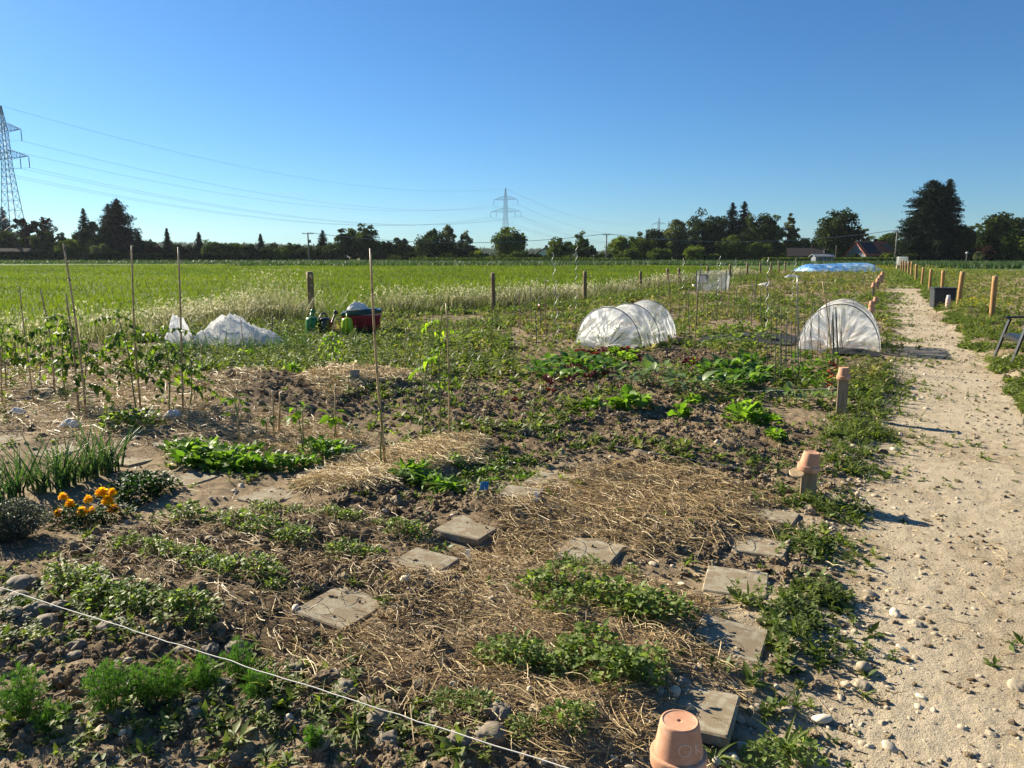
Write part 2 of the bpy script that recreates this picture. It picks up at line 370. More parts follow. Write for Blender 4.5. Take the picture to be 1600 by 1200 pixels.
def polar(rs, th):
    A, B = np.meshgrid(rs, th, indexing='ij'); X = A*np.sin(B); Y = A*np.cos(B); i, j = np.meshgrid(np.arange(len(rs)-1), np.arange(len(th)-1), indexing='ij'); m = len(th)
    return X.ravel(), Y.ravel(), np.stack([i*m+j, i*m+j+1, (i+1)*m+j+1, (i+1)*m+j], -1).reshape(-1, 4)[:, ::-1]
rs = np.concatenate([[.02], np.exp(np.arange(math.log(.5), math.log(45), .0055)), np.exp(np.linspace(math.log(45), math.log(7000), 90))])
th = np.concatenate([np.linspace(-np.pi, -rad(48), 40)[:-1], np.linspace(-rad(48), rad(48), 660), np.linspace(rad(48), np.pi, 40)[1:]])
gx, gy, gq = polar(rs, th); gz = H(gx, gy); gdry = dryness(gx, gy)
mb = MB(); mb.add(np.stack([gx, gy, gz], 1), gq, None, gdry)
tag(mb.build('ground', M['earth'], smooth=True), kind='structure')
def sheet(name, mask, dz, m, kind='structure'):
    k = mask[gq].all(1); q = gq[k]; u, inv = np.unique(q, return_inverse=True)
    mb = MB(); mb.add(np.stack([gx[u], gy[u], gz[u]+dz], 1), inv.reshape(-1, 4), None, gdry[u]); return tag(mb.build(name, m, smooth=True), kind=kind)
e1 = (fbm(gx, gy, 2.2, 4, 201)-.5)*.9
sheet('path', (gx > pathL(gy)+e1) & (gx < pathR(gy)+e1*.8) & (gy > .1) & (gy < 58+6*(e1/.45)), .004, M['earth'])
gr = np.hypot(gx, gy)
sheet('field', (gx < fenX(gy)-1.0) & (gy < 160) & (gy > 1) & (gr > 4) & (gx > -260), .02, M['field'])
sheet('meadow', (gy > FAR+2) & (gy < 420) & (gr < 900) & (gx > -300) & ((gx >= fenX(gy)) | (gy > 165)) , .03, M['field'])
# ------------------------------------------------------------------ plant and ground materials
M['seedling'] = leafmat('seedling_leaf', [(0, (.050, .088, .015)), (.5, (.145, .205, .042)), (1, (.31, .36, .12))], .42)
M['lettuce'] = leafmat('lettuce_leaf', [(0, (.05, .11, .012)), (.5, (.115, .215, .022)), (1, (.23, .33, .05))], .45)
M['weed'] = leafmat('weed_leaf', [(0, (.038, .062, .012)), (.5, (.108, .150, .030)), (1, (.25, .275, .085))], .40)
M['dry_weed'] = leafmat('dry_weed_leaf', [(0, (.075, .08, .025)), (.5, (.19, .18, .068)), (1, (.38, .33, .16))], .35)
M['spinach'] = leafmat('spinach_leaf', [(0, (.035, .085, .010)), (.5, (.085, .175, .018)), (1, (.20, .30, .05))], .42)
M['parsley'] = leafmat('parsley_leaf', [(0, (.010, .030, .006)), (.5, (.028, .072, .012)), (1, (.07, .14, .025))], .3)
M['allium'] = leafmat('allium_leaf', [(0, (.022, .055, .022)), (.5, (.05, .105, .045)), (1, (.14, .20, .07))], .3, .35)
M['feather'] = leafmat('feather_leaf', [(0, (.03, .08, .014)), (.5, (.06, .15, .022)), (1, (.13, .24, .045))], .45)
M['tomato'] = leafmat('tomato_leaf', [(0, (.022, .048, .012)), (.5, (.06, .11, .022)), (1, (.19, .26, .03))], .42)
M['pepper'] = leafmat('pepper_leaf', [(0, (.07, .13, .015)), (.5, (.13, .23, .02)), (1, (.26, .34, .03))], .5)
M['chard'] = leafmat('chard_leaf', [(0, (.025, .068, .012)), (.5, (.070, .150, .022)), (1, (.18, .28, .05))], .4, .4)
M['cabbage'] = leafmat('cabbage_leaf', [(0, (.055, .10, .035)), (.5, (.115, .18, .065)), (1, (.24, .30, .13))], .3, .45)
M['red_leaf'] = leafmat('red_leaf', [(0, (.030, .006, .010)), (.5, (.075, .012, .018)), (1, (.16, .03, .03))], .4)
M['lavender'] = leafmat('lavender_leaf', [(0, (.05, .06, .045)), (.5, (.11, .125, .09)), (1, (.22, .235, .18))], .2)
M['field_blade'] = leafmat('field_blade', [(0, (.050, .080, .008)), (.5, (.100, .142, .012)), (1, (.165, .200, .024))], .45, .7, .12, 1.25)
M['tall_grass'] = leafmat('tall_grass_blade', [(0, (.070, .088, .024)), (.5, (.20, .20, .095)), (1, (.50, .46, .30))], .45, .5, .3, 1.1, (1.05, 1.1, .85))
M['seed_head'] = leafmat('seed_head', [(0, (.42, .38, .20)), (.5, (.66, .61, .40)), (1, (.84, .80, .62))], .5, .6, .2, 1., (1, 1, .9))
M['crop'] = leafmat('crop_blade', [(0, (.018, .040, .016)), (.5, (.035, .07, .026)), (1, (.08, .125, .045))], .3)
M['mustard'] = leafmat('mustard_flower', [(0, (.55, .42, .01)), (1, (.80, .66, .03))], .4, .5, .2, 1.)
m, nt = mat('straw'); M['straw'] = m
c = ramp(nt, attr(nt), [(0, (.085, .055, .027)), (.35, (.27, .175, .080)), (.7, (.56, .41, .19)), (1, (.84, .70, .41))]); finish(nt, c, .55, None, .35, 0, .15)
m, nt = mat('stone'); M['stone'] = m
n1 = noise(nt, 14, 5); c = ramp(nt, math_(nt, 'ADD', attr(nt), math_(nt, 'MULTIPLY', math_(nt, 'SUBTRACT', n1, .5), .5)), [(0, (.10, .082, .06)), (.4, (.25, .205, .145)), (.75, (.47, .39, .27)), (1, (.66, .58, .43))])
finish(nt, c, .8, bump(nt, n1, .5, .006), .25)

def vis(xy, pad=6, y0=1.2):
    a = np.degrees(np.arctan2(xy[:, 0], xy[:, 1])); return (np.abs(a) < 35+pad) & (xy[:, 1] > y0)
def polar_pts(n, r0, r1, a0=-41, a1=41, p=0.):
    """n points in a wedge before the camera, evenly per area when p = 0, thinner with distance when p > 0."""
    e = 2-p; u = R_.random(n); r = (r0**e+(r1**e-r0**e)*u)**(1/e) if abs(e) > 1e-6 else r0*(r1/r0)**u
    a = np.radians(a0+(a1-a0)*R_.random(n)); return np.stack([r*np.sin(a), r*np.cos(a)], 1)
def garden(xy, m=.0): return (xy[:, 0] > fenX(xy[:, 1])+m) & (xy[:, 0] < pathL(xy[:, 1])-m) & (xy[:, 1] < FAR)
def onpath(xy, m=0.): return (xy[:, 0] > pathL(xy[:, 1])+m) & (xy[:, 0] < pathR(xy[:, 1])-m) & (xy[:, 1] < FAR)
def offslab(xy, r=.19): return (np.hypot(xy[:, None, 0]-SLXY[None, :, 0], xy[:, None, 1]-SLXY[None, :, 1]) > r).all(1)
def rr(n): return R_.random(n)
def rot_any(n): return rots(rr(n)*6.283, rr(n)*6.283, rr(n)*6.283)

# ------------------------------------------------------------------ soil clods
LUMPS1 = [lump(1, .42, s, .75) for s in range(8)]; LUMPS2 = [lump(2, .46, 40+s, .75, 2.1) for s in range(8)]
def scatter_lumps(mb, xy, size, tint, lumps, sink=.42, stretch=.5):
    k = R_.integers(0, len(lumps), len(xy))
    for i, l in enumerate(lumps):
        s = k == i; n = s.sum()
        if not n: continue
        S = size[s][:, None]*(1+stretch*(rr((n, 3))*2-1)); inst(mb, l, P3(xy[s])+np.array([0, 0, 1.])*(size[s]*(1-2*sink)*.6)[:, None], rots(rr(n)*6.28, (rr(n)-.5)*.9, (rr(n)-.5)*.9), S, tint[s])
bedw = lambda xy: np.max([b.w(xy[:, 0], xy[:, 1]) for b in BEDS], 0)
strw = lambda xy: np.max([b.w(xy[:, 0], xy[:, 1]) for b in STRAW], 0)
mb = MB()
xy = polar_pts(60000, 1.6, 15, p=.9); w = bedw(xy)*(1-.75*BEDS[3].w(xy[:, 0], xy[:, 1])); keep = garden(xy, -.1) & offslab(xy) & (rr(len(xy)) < .05+.9*w) & (rr(len(xy)) > .8*strw(xy)*(1-.6*w)); xy = xy[keep]
sz = .0065*np.exp(rr(len(xy))**2.4*1.5)*(1+.03*xy[:, 1]); tn = np.clip(.24+.34*rr(len(xy)), 0, 1)
big = sz > .02
scatter_lumps(mb, xy[~big], sz[~big], tn[~big], LUMPS1); scatter_lumps(mb, xy[big], sz[big], tn[big], LUMPS2)
xy = BEDS[3].sample(2600); xy = xy[fbm(xy[:, 0], xy[:, 1], 2.2, 3, 57) > .47]; sz = .006*np.exp(rr(len(xy))**2.8*1.6); scatter_lumps(mb, xy, sz, .25+.35*rr(len(xy)), LUMPS2)
xy = gp(900, 835)+R_.normal(0, 1, (260, 2))*np.array([.9, .16]); xy = np.concatenate([xy, gp(1130, 855)+R_.normal(0, 1, (500, 2))*.28, gp(600, 930)+R_.normal(0, .2, (260, 2)), gp(1190, 765)+R_.normal(0, .3, (400, 2))]); xy = xy[garden(xy, .0) & offslab(xy)]
scatter_lumps(mb, xy, .010*np.exp(rr(len(xy))*1.1), .28+.35*rr(len(xy)), LUMPS2)
tag(mb.build('soil_clods', M['clod_earth']), kind='stuff')
# ------------------------------------------------------------------ small pebbles and grit
mb = MB(); LP = [lump(2, .16, 80+s, .62, 1.2) for s in range(6)]; LP1 = [lump(1, .2, 90+s, .7, 1.4) for s in range(6)]
xy = polar_pts(30000, 1.6, 26, -5, 42, p=1.); xy = xy[onpath(xy, -.5)]; sz = .0028*np.exp(rr(len(xy))**2.6*1.5)*(1+.06*xy[:, 1]); scatter_lumps(mb, xy, sz, .3+.5*rr(len(xy)), LP1, .4)
xy = polar_pts(6000, 1.6, 12, p=.6); xy = xy[garden(xy) & (rr(len(xy)) < .5) & offslab(xy)]; scatter_lumps(mb, xy, .005*np.exp(rr(len(xy))**2*1.5), .3+.7*rr(len(xy)), LP, .3)
xy = polar_pts(2500, 1.6, 14, -5, 40, p=.8); xy = xy[np.abs(xy[:, 0]-pathL(xy[:, 1])) < .45]; scatter_lumps(mb, xy, .008*np.exp(rr(len(xy))**2*1.3), .35+.65*rr(len(xy)), LP, .3)
tag(mb.build('pebbles', M['stone'], smooth=True), kind='stuff')
mb = MB(); xy = polar_pts(26000, 1.6, 30, -5, 42, p=1.); d = fbm(xy[:, 0], xy[:, 1], 1.4, 4, 53); xy = xy[onpath(xy, -.5) & (rr(len(xy)) < smooth(.42, .68, d)+.06)]; n = len(xy); scatter_lumps(mb, xy, .0032*np.exp(rr(n)**2*1.4)*(1+.06*xy[:, 1]), .18+.45*rr(n), LUMPS1, .3)
for q in SLXY:
    n = int(18+30*rr(1)[0]); scatter_lumps(mb, q+(rr((n, 2))-.5)*.27, .003*np.exp(rr(n)**2*1.1), .3+.35*rr(n), LUMPS1, -.9)
tag(mb.build('path_crumbs', M['clod_earth']), kind='stuff')
# ------------------------------------------------------------------ straw mulch
def straw_t(seed):
    r = np.random.default_rng(seed); n = 4; t = np.linspace(-.5, .5, n+1); b = r.normal(0, .075); kx = r.normal(0, .12)*(r.random() < .4)
    c = np.stack([t, b*(1-4*t*t)+kx*np.abs(t), .12*(1-4*t*t)*r.random()], 1); V = []
    for k in range(3): a = k*2.094; V.append(c+np.array([0, math.cos(a), math.sin(a)])*.5*np.array([1, .013, .013])*(1+.3*(k == 0)))
    V = np.stack(V, 1).reshape(-1, 3); i, j = np.meshgrid(np.arange(n), np.arange(3), indexing='ij')
    Q = np.stack([i*3+j, i*3+(j+1) % 3, (i+1)*3+(j+1) % 3, (i+1)*3+j], -1).reshape(-1, 4); return V, Q, None
STR = [straw_t(s) for s in range(14)]
def straw(mb, xy, br, lift=.03, L=(.05, .20), thick=1.):
    k = R_.integers(0, len(STR), len(xy)); main = rad(-35)
    for i, l in enumerate(STR):
        s = k == i; n = s.sum()
        if not n: continue
        Ln = L[0]+(L[1]-L[0])*rr(n)**1.7; th = (.14+.11*rr(n))*thick
        yaw = np.where(rr(n) < .45, main+R_.normal(0, .45, n), rr(n)*6.28)
        inst(mb, l, P3(xy[s])+np.array([0, 0, 1.])*(.004+lift*rr(n)**1.5)[:, None], rots(yaw, R_.normal(0, .10, n), rr(n)*6.28), np.stack([Ln, np.maximum(th, Ln*.5), np.maximum(th, Ln*.5)], 1)*np.array([1, 1, 1.]), np.clip(br+R_.normal(0, .2, n), 0, 1))
for s in STRAW:
    mb = MB(); n = int(min(s.area()*s.d*.95, 24000)); xy = s.sample(n, .12); xy = xy[(rr(len(xy)) < .25+.75*fbm(xy[:, 0], xy[:, 1], 3.5, 3, 61)*1.5-.25*(s.d < 1000)) & (s.r(xy[:, 0], xy[:, 1]) < 1.15+.25*rr(len(xy))) & (offslab(xy, .20) | (rr(len(xy)) < .07))]
    far = s.c[1]/5; br = s.br+.5*(fbm(xy[:, 0], xy[:, 1], 2.4, 3, 66)-.5); straw(mb, xy, s.br, .010+.022*s.h/.09, (.05, .22+.10*(s.br > .6)), max(1., far))
    tag(mb.build('straw_mulch', M['straw']), kind='stuff')
mb = MB(); xy = polar_pts(2600, 1.8, 12, p=.7); xy = xy[garden(xy) & (rr(len(xy)) < .45) & (offslab(xy) | (rr(len(xy)) < .3))]; straw(mb, xy, .6, .02, (.05, .16), 1.2)
xy = polar_pts(500, 1.8, 8, 10, 38, p=.7); straw(mb, xy[onpath(xy, -.4)], .75, .006, (.04, .12))
tag(mb.build('stray_straw', M['straw']), kind='stuff')

# ------------------------------------------------------------------ weeds and ground cover
def rosette(n, seed, kinds=('oval', 'lance', 'spoon'), L=(.5, 1.), up=(.1, 1.1), w=(.3, .55), ht=.25, seg=2):
    r = np.random.default_rng(seed); V = []; Q = []; T = []; o = 0
    for i in range(n):
        v, q, _ = leaf(r.uniform(*w), seg, kinds[r.integers(len(kinds))], r.uniform(.1, .5), r.uniform(.1, .5))
        a = r.uniform(*L); v = v*a; rm = rots(i*2.4+r.normal(0, .4), r.uniform(*up), r.normal(0, .35))
        v = v @ rm.T+np.array([r.normal(0, .12), r.normal(0, .12), r.random()*ht]); V.append(v); Q.append(q+o); o += len(v)
    return np.concatenate(V), np.concatenate(Q), None
def upright(n, seed, ht=1., L=(.2, .4), w=.4):
    r = np.random.default_rng(seed); V = []; Q = []; o = 0
    for i in range(n):
        h = r.random()**.8*ht; v, q, _ = leaf(w*r.uniform(.7, 1.3), 2, ('oval', 'lance')[i % 2], .3, .3); v = v*r.uniform(*L)*(1.15-.5*h/ht)
        v = v @ rots(i*2.4, r.uniform(0, .8), r.normal(0, .3)).T+np.array([r.normal(0, .05), r.normal(0, .05), h]); V.append(v); Q.append(q+o); o += len(v)
    return np.concatenate(V), np.concatenate(Q), None
WEED = [rosette(9, 300+i) for i in range(6)]+[rosette(14, 320+i, ('oval',), (.25, .5), (.0, .9), (.45, .7), .5) for i in range(4)]
WUP = [upright(16, 340+i) for i in range(5)]
GRS = [rosette(8, 360+i, ('lance',), (.6, 1.1), (.5, 1.4), (.05, .09), .05) for i in range(4)]
def weeds(mb, xy, size, tint, T=WEED, dz=0.):
    k = R_.integers(0, len(T), len(xy))
    for i, t in enumerate(T):
        s = k == i; n = s.sum()
        if n: inst(mb, t, P3(xy[s], dz), rots(rr(n)*6.28, R_.normal(0, .12, n), R_.normal(0, .12, n)), size[s], np.clip(tint[s], 0, 1))
def wtint(n, m=.5, s=.22): return np.clip(R_.normal(m, s, n), 0, 1)
# near garden: sparse
mb = MB(); xy = polar_pts(5200, 1.9, 9, p=.6); d = fbm(xy[:, 0], xy[:, 1], 1.6, 3, 401); xy = xy[garden(xy) & offslab(xy) & (rr(len(xy)) < smooth(.48, .75, d)*.75+.02) & (rr(len(xy)) > .75*strw(xy))]
weeds(mb, xy, .03+.05*rr(len(xy))**2, wtint(len(xy)))
xy = BEDS[3].sample(360); d = fbm(xy[:, 0], xy[:, 1], 2.6, 3, 405); xy = xy[rr(len(xy)) < smooth(.38, .62, d)]; weeds(mb, xy, .03+.06*rr(len(xy))**2, wtint(len(xy), .6)); xy = xy[::4]; weeds(mb, xy, .07+.06*rr(len(xy)), wtint(len(xy), .55), WUP)
xy = gp(760, 745)+R_.normal(0, 1, (210, 2))*np.array([.30, .34]); weeds(mb, xy, .03+.05*rr(len(xy)), wtint(len(xy), .6))
for (a, b, n, wd) in (((820, 690), (960, 620), 160, .12), ((860, 700), (1290, 735), 170, .16), ((600, 655), (820, 690), 150, .18), ((840, 660), (1000, 640), 60, .2), ((590, 700), (690, 690), 40, .1), ((560, 630), (700, 645), 90, .15)):
    A = gp(*a); B = gp(*b); t = rr(n)[:, None]; xy = A+(B-A)*t+R_.normal(0, wd, (n, 2)); weeds(mb, xy, .04+.07*rr(n)**1.5, wtint(n, .55))
for px, py, n, sx, sy in ((1000, 600, 60, .9, .4), (900, 640, 45, .7, .25), (760, 620, 60, .5, .4), (1040, 570, 60, 1., .4), (870, 545, 90, .9, .4)): xy = gp(px, py)+R_.normal(0, 1, (n, 2))*np.array([sx, sy]); xy = xy[garden(xy)]; weeds(mb, xy, .04+.09*rr(len(xy))**1.5, wtint(len(xy), .62))
xy = BEDS[3].sample(260); weeds(mb, xy, .02+.03*rr(260), wtint(260, .68))
tag(mb.build('low_weeds', M['weed'], smooth=True), kind='stuff')
# weedy edge between the plot and the path
mb = MB(); mg = MB()
y = np.concatenate([1.9+5.5*rr(520)**1.1, 5+30*rr(2300)**1.5]); off = R_.normal(-.18, .10+.014*y, len(y)); xy = np.stack([pathL(y)+off, y], 1); d = fbm(xy[:, 0], xy[:, 1], 1.3, 3, 411); k = (rr(len(xy)) < smooth(.33, .62, d)) & offslab(xy, .2); xy = xy[k]
weeds(mb, xy, (.035+.06*rr(len(xy))**2)*(1+.02*xy[:, 1]), wtint(len(xy), .5)); s = xy[::5]; weeds(mb, s, .08+.08*rr(len(s)), wtint(len(s), .5), WUP); s = xy[::7]; weeds(mg, s, .10+.08*rr(len(s)), wtint(len(s), .5), GRS)
for (px, py, n, sd_) in ((1265, 785, 70, .13), (1262, 850, 100, .11), (1275, 930, 80, .07), (1290, 1000, 36, .12), (1245, 960, 26, .09), (1340, 600, 260, .5), (1360, 680, 130, .3), (1300, 700, 90, .22), (1260, 590, 220, .45), (1390, 560, 120, .5), (1330, 800, 40, .1)):
    xy = gp(px, py)+R_.normal(0, sd_, (n, 2)); weeds(mb, xy, .028+.05*rr(n), wtint(n, .52)); weeds(mb, xy[::3], .05+.06*rr(len(xy[::3])), wtint(len(xy[::3])), WUP)
tag(mb.build('edge_weeds', M['weed'], smooth=True), kind='stuff'); tag(mg.build('edge_grass', M['weed'], smooth=True), kind='stuff')
# little tufts on the path
mb = MB(); xy = polar_pts(2200, 2, 34, 5, 42, p=1.); d = fbm(xy[:, 0], xy[:, 1], 1.3, 3, 421); xy = xy[onpath(xy, -.2) & (d > .55)]; weeds(mb, xy, (.02+.035*rr(len(xy)))*(1+.03*xy[:, 1]), wtint(len(xy), .42)); y = 38+44*rr(4200); xy = np.stack([pathL(y)+(pathR(y)-pathL(y))*(-.2+1.4*rr(4200)), y], 1); xy = xy[rr(4200) < .15+.85*smooth(40, 58, y)]; weeds(mb, xy, (.06+.08*rr(len(xy)))*(1+.02*xy[:, 1]), wtint(len(xy), .55)); tag(mb.build('path_weeds', M['weed'], smooth=True), kind='stuff')
# mid and far garden: dense, dusty ground cover in patches
mb = MB(); md = MB()
xy = polar_pts(72000, 8.2, FAR, -41, 38, p=1.35); d = fbm(xy[:, 0], xy[:, 1], .55, 4, 431); b = fbm(xy[:, 0]*.8+xy[:, 1]*.3, xy[:, 1]*.35-xy[:, 0]*.2, .5, 3, 433)
k = garden(xy, .1) & (rr(len(xy)) < smooth(.36, .60, d*.6+b*.45)*(.42+.58*smooth(9, 15, xy[:, 1]))) & (rr(len(xy)) > .9*bedw(xy)) & (rr(len(xy)) > .8*strw(xy)); xy = xy[k]; n = len(xy); sz = (.05+.09*rr(n)**1.6)*(1+.022*xy[:, 1])
dr = fbm(xy[:, 0], xy[:, 1], .35, 2, 437)+.18*(rr(n)-.5) > .47
weeds(mb, xy[~dr], sz[~dr], wtint((~dr).sum(), .55)); weeds(md, xy[dr], sz[dr], wtint(dr.sum(), .5)); s = xy[::6]; weeds(mb, s, sz[::6]*1.7, wtint(len(s), .55), WUP)
xy = np.stack([R_.uniform(-5.5, 0, 5200), R_.uniform(9.8, 19, 5200)], 1); k = garden(xy, .3) & (rr(len(xy)) < .28+.5*fbm(xy[:, 0], xy[:, 1], .8, 2, 441)); xy = xy[k]; weeds(mb, xy, .06+.10*rr(len(xy)), wtint(len(xy), .5)); s = xy[::3]; weeds(mb, s, .14+.12*rr(len(s)), wtint(len(s), .5), WUP)
y = 14+50*rr(3600)**1.3; xy = np.stack([fenX(y)+.1+1.9*rr(3600), y], 1); weeds(mb, xy, (.07+.09*rr(3600))*(1+.015*y), wtint(3600, .5)); s = xy[::4]; weeds(mb, s, (.2+.12*rr(len(s))), wtint(len(s), .55), WUP)
xy = gp(480, 560)+R_.normal(0, 1, (900, 2))*np.array([1.3, .9]); xy = xy[strw(xy) < .4]; weeds(mb, xy, .06+.08*rr(len(xy)), wtint(len(xy), .68)); s = xy[::3]; weeds(mb, s, .12+.1*rr(len(s)), wtint(len(s), .65), WUP)
tag(mb.build('ground_cover', M['weed'], smooth=True), kind='stuff'); tag(md.build('dry_ground_cover', M['dry_weed'], smooth=True), kind='stuff')
# verge right of the path
mb = MB(); mf = MB(); y = 6.6+73*rr(9500)**1.7; off = np.abs(R_.normal(0, .55+.006*y, len(y)))-.30+.7*fbm(y, y*0, .8, 3, 455); xy = np.stack([pathR(y)+off, y], 1); xy = xy[(fbm(xy[:, 0], xy[:, 1], .9, 3, 451) > .38)]
n = len(xy); sz = (.05+.07*rr(n)**1.5)*(1+.014*xy[:, 1]); weeds(mb, xy, sz, wtint(n, .55)); s = xy[::4]; weeds(mb, s, sz[::4]*1.6, wtint(len(s), .55), WUP); y = .5+7.5*rr(1500); xy = np.stack([pathR(y)+.1+np.abs(R_.normal(0, .8, 1500)), y], 1); weeds(mb, xy, .05+.08*rr(1500)**1.5, wtint(1500, .55)); s = xy[::5]; weeds(mb, s, .12+.1*rr(len(s)), wtint(len(s), .55), WUP); tag(mb.build('verge_weeds', M['weed'], smooth=True), kind='stuff')
FL = [rosette(7, 500+i, ('round',), (.3, .5), (.2, 1.2), (.7, .9), .6, 2) for i in range(4)]
for (px, py, n, a, b, hh) in ((1524, 492, 150, .42, .4, .36), (1550, 530, 30, .6, .6, .25), (1408, 428, 420, 1.4, 3., .7), (1420, 432, 120, 1.5, 5, .6), (1372, 424, 160, 4, 3, .5), (1440, 425, 60, 5, 4, .5)):
    xy = gp(px, py)+R_.normal(0, 1, (n, 2))*np.array([a, b]); xy = xy[~onpath(xy, .1)]; n = len(xy); k = R_.integers(0, 4, n)
    for i in range(4): inst(mf, FL[i], P3(xy[k == i])+np.array([0, 0, 1.])*(hh*(.5+.6*rr((k == i).sum())))[:, None], rots(rr((k == i).sum())*6.28, 0, 0), (.018+.022*rr((k == i).sum()))*(1+.022*xy[k == i, 1]), wtint((k == i).sum(), .5))
tag(mf.build('mustard_blossom', M['mustard']), kind='stuff')
mb = MB()
for (px, py, n, a, b, hh) in ((1524, 492, 110, .5, .45, .34), (1408, 428, 200, 1.7, 3., .65), (1372, 424, 160, 4, 3, .5)):
    xy = gp(px, py)+R_.normal(0, 1, (n, 2))*np.array([a, b]); xy = xy[~onpath(xy, .1)]; weeds(mb, xy, hh*(.6+.5*rr(len(xy))), wtint(len(xy), .7), WUP)
tag(mb.build('mustard_stalks', M['weed'], smooth=True), kind='stuff')
# young crop on the field beyond the right-hand posts
mb = MB(); md = MB(); xy = np.concatenate([polar_pts(34000, 14, 96, 18, 44, p=1.2), polar_pts(2600, 3, 14, 30, 70, p=.6)]); xy = xy[(xy[:, 0] > pathR(xy[:, 1])+1.2) & (rr(len(xy)) < .35+.6*smooth(.4, .6, fbm(xy[:, 0], xy[:, 1], .4, 3, 461))+smooth(55, 80, xy[:, 1]))]
n = len(xy); sz = (.05+.07*rr(n))*(1+.018*xy[:, 1]); h = rr(n) < .45-.3*smooth(50, 80, xy[:, 1]); weeds(mb, xy[~h], sz[~h], wtint((~h).sum(), .6)); weeds(md, xy[h], sz[h], wtint(h.sum(), .45)); tag(mb.build('young_crop', M['weed'], smooth=True), kind='stuff'); tag(md.build('dry_crop_weeds', M['dry_weed'], smooth=True), kind='stuff')

# ------------------------------------------------------------------ grass: the green field, the tall dry strip, the far crop
def blade_t(seg, bend, w=1.):
    t = np.linspace(0, 1, seg+1); hw = w*.5*(1-t**1.5); V = np.concatenate([np.stack([bend*t**2, hw, t*(1-.25*abs(bend)*t)], 1), np.stack([bend*t**2, -hw, t*(1-.25*abs(bend)*t)], 1)]); m = seg+1; i = np.arange(seg)
    return V, np.stack([i, i+1, m+i+1, m+i], 1), None
B2 = [blade_t(2, b) for b in (.1, .35, .6, .85)]; B4 = [blade_t(4, b) for b in (.15, .4, .65, .9)]
def blades(mb, xy, ht, wd, tint, T, lean=.15, wind=None, dz=0.):
    k = R_.integers(0, len(T), len(xy))
    for i, t in enumerate(T):
        s = k == i; n = s.sum()
        if not n: continue
        yaw = rr(n)*6.28 if wind is None else wind+R_.normal(0, .8, n)
        inst(mb, t, P3(xy[s], dz), rots(yaw, R_.normal(0, lean, n), R_.normal(0, lean, n)), np.stack([ht[s], wd[s], ht[s]], 1), np.clip(tint[s], 0, 1))
mb = MB(); xy = polar_pts(190000, 11, 152, -43, 30, p=1.5); xy = xy[(xy[:, 0] < fenX(xy[:, 1])-.8)]; n = len(xy); r = np.hypot(*xy.T)
lo = fbm(xy[:, 0], xy[:, 1], .12, 3, 471); hi = fbm(xy[:, 0], xy[:, 1]*.5, .9, 3, 473)
blades(mb, xy, (.15+.11*rr(n))*(.8+.5*hi), .012+.00075*r, .2+.55*rr(n)+.7*(lo-.5)+.5*(hi-.5), B2, .25)
tag(mb.build('field_grass', M['field_blade']), kind='stuff')
mb = MB(); ms = MB()
y = 6+62*rr(46000)**1.25; o = R_.normal(-1.15, .75, len(y)); xy = np.stack([fenX(y)+o, y], 1); d = fbm(xy[:, 0], xy[:, 1], .55, 3, 481); k = vis(xy, 6, 5) & (rr(len(xy)) < smooth(.38, .62, d)*1.1+.06) & (o < .35) & ((y < 36) | (rr(len(y)) < .6)); xy = xy[k]; o = o[k]; n = len(xy); r = xy[:, 1]
hh = (.32+.38*rr(n)**1.4)*(.65+.8*fbm(xy[:, 0], xy[:, 1], .5, 2, 483))*np.where(r > 30, .85, 1); dryv = np.clip(.36+.6*(fbm(xy[:, 0], xy[:, 1], .6, 3, 485)-.45)+.25*R_.normal(0, 1, n)+.1*o, 0, 1)
blades(mb, xy, hh, .006+.0006*r, dryv, B4, .22, None)
c0 = gp(432, 500); xl = np.stack([R_.uniform(-10, -4.5, 2600), R_.uniform(11, 19, 2600)], 1); xl = xl[(xl[:, 0] < fenX(xl[:, 1])+.3) & (xl[:, 0] > fenX(xl[:, 1])-2.2)]; blades(mb, xl, .35+.35*rr(len(xl)), np.full(len(xl), .013), np.clip(R_.normal(.55, .25, len(xl)), 0, 1), B4, .25)
xx = c0+R_.normal(0, 1, (420, 2))*np.array([.6, .5]); blades(mb, xx, .75+.75*rr(420), np.full(420, .011), .3+.5*rr(420), B4, .25)
s = rr(n) < np.where(xy[:, 1] > 24, .26, .46); xs = np.concatenate([xy[s], xl[::2]]); hs_ = np.concatenate([hh[s], .5+0*xl[::2, 0]]); k = len(xs)
SH = [rosette(6, 520+i, ('oval',), (.5, 1.), (.2, 1.3), (.25, .4), .8, 2) for i in range(5)]; kk = R_.integers(0, 5, k)
for i in range(5):
    q = kk == i; inst(ms, SH[i], P3(xs[q])+np.stack([R_.normal(0, .05, q.sum()), R_.normal(0, .05, q.sum()), hs_[q]*(.72+.25*rr(q.sum()))], 1), rots(rr(q.sum())*6.28, R_.normal(0, .5, q.sum()), R_.normal(0, .5, q.sum())), (.022+.022*rr(q.sum()))*(1+.022*xs[q, 1]), wtint(q.sum(), .5, .25))
q = R_.integers(0, 5, 260)
for i in range(5):
    z = xx[:260][q == i]; n_ = len(z); inst(ms, SH[i], P3(z)+np.stack([R_.normal(0, .22, n_), R_.normal(0, .15, n_), .65+.6*rr(n_)], 1), rots(rr(n_)*6.28, R_.normal(0, .5, n_), 0), .03+.025*rr(n_), wtint(n_, .35))
tag(mb.build('tall_grass', M['tall_grass']), kind='stuff'); tag(ms.build('grass_seed_heads', M['seed_head']), kind='stuff')
mb = MB(); a = np.radians(-44+90*rr(80000)); yy = 96+92*rr(80000)**1.3; xy = np.stack([yy*np.tan(a), yy], 1)
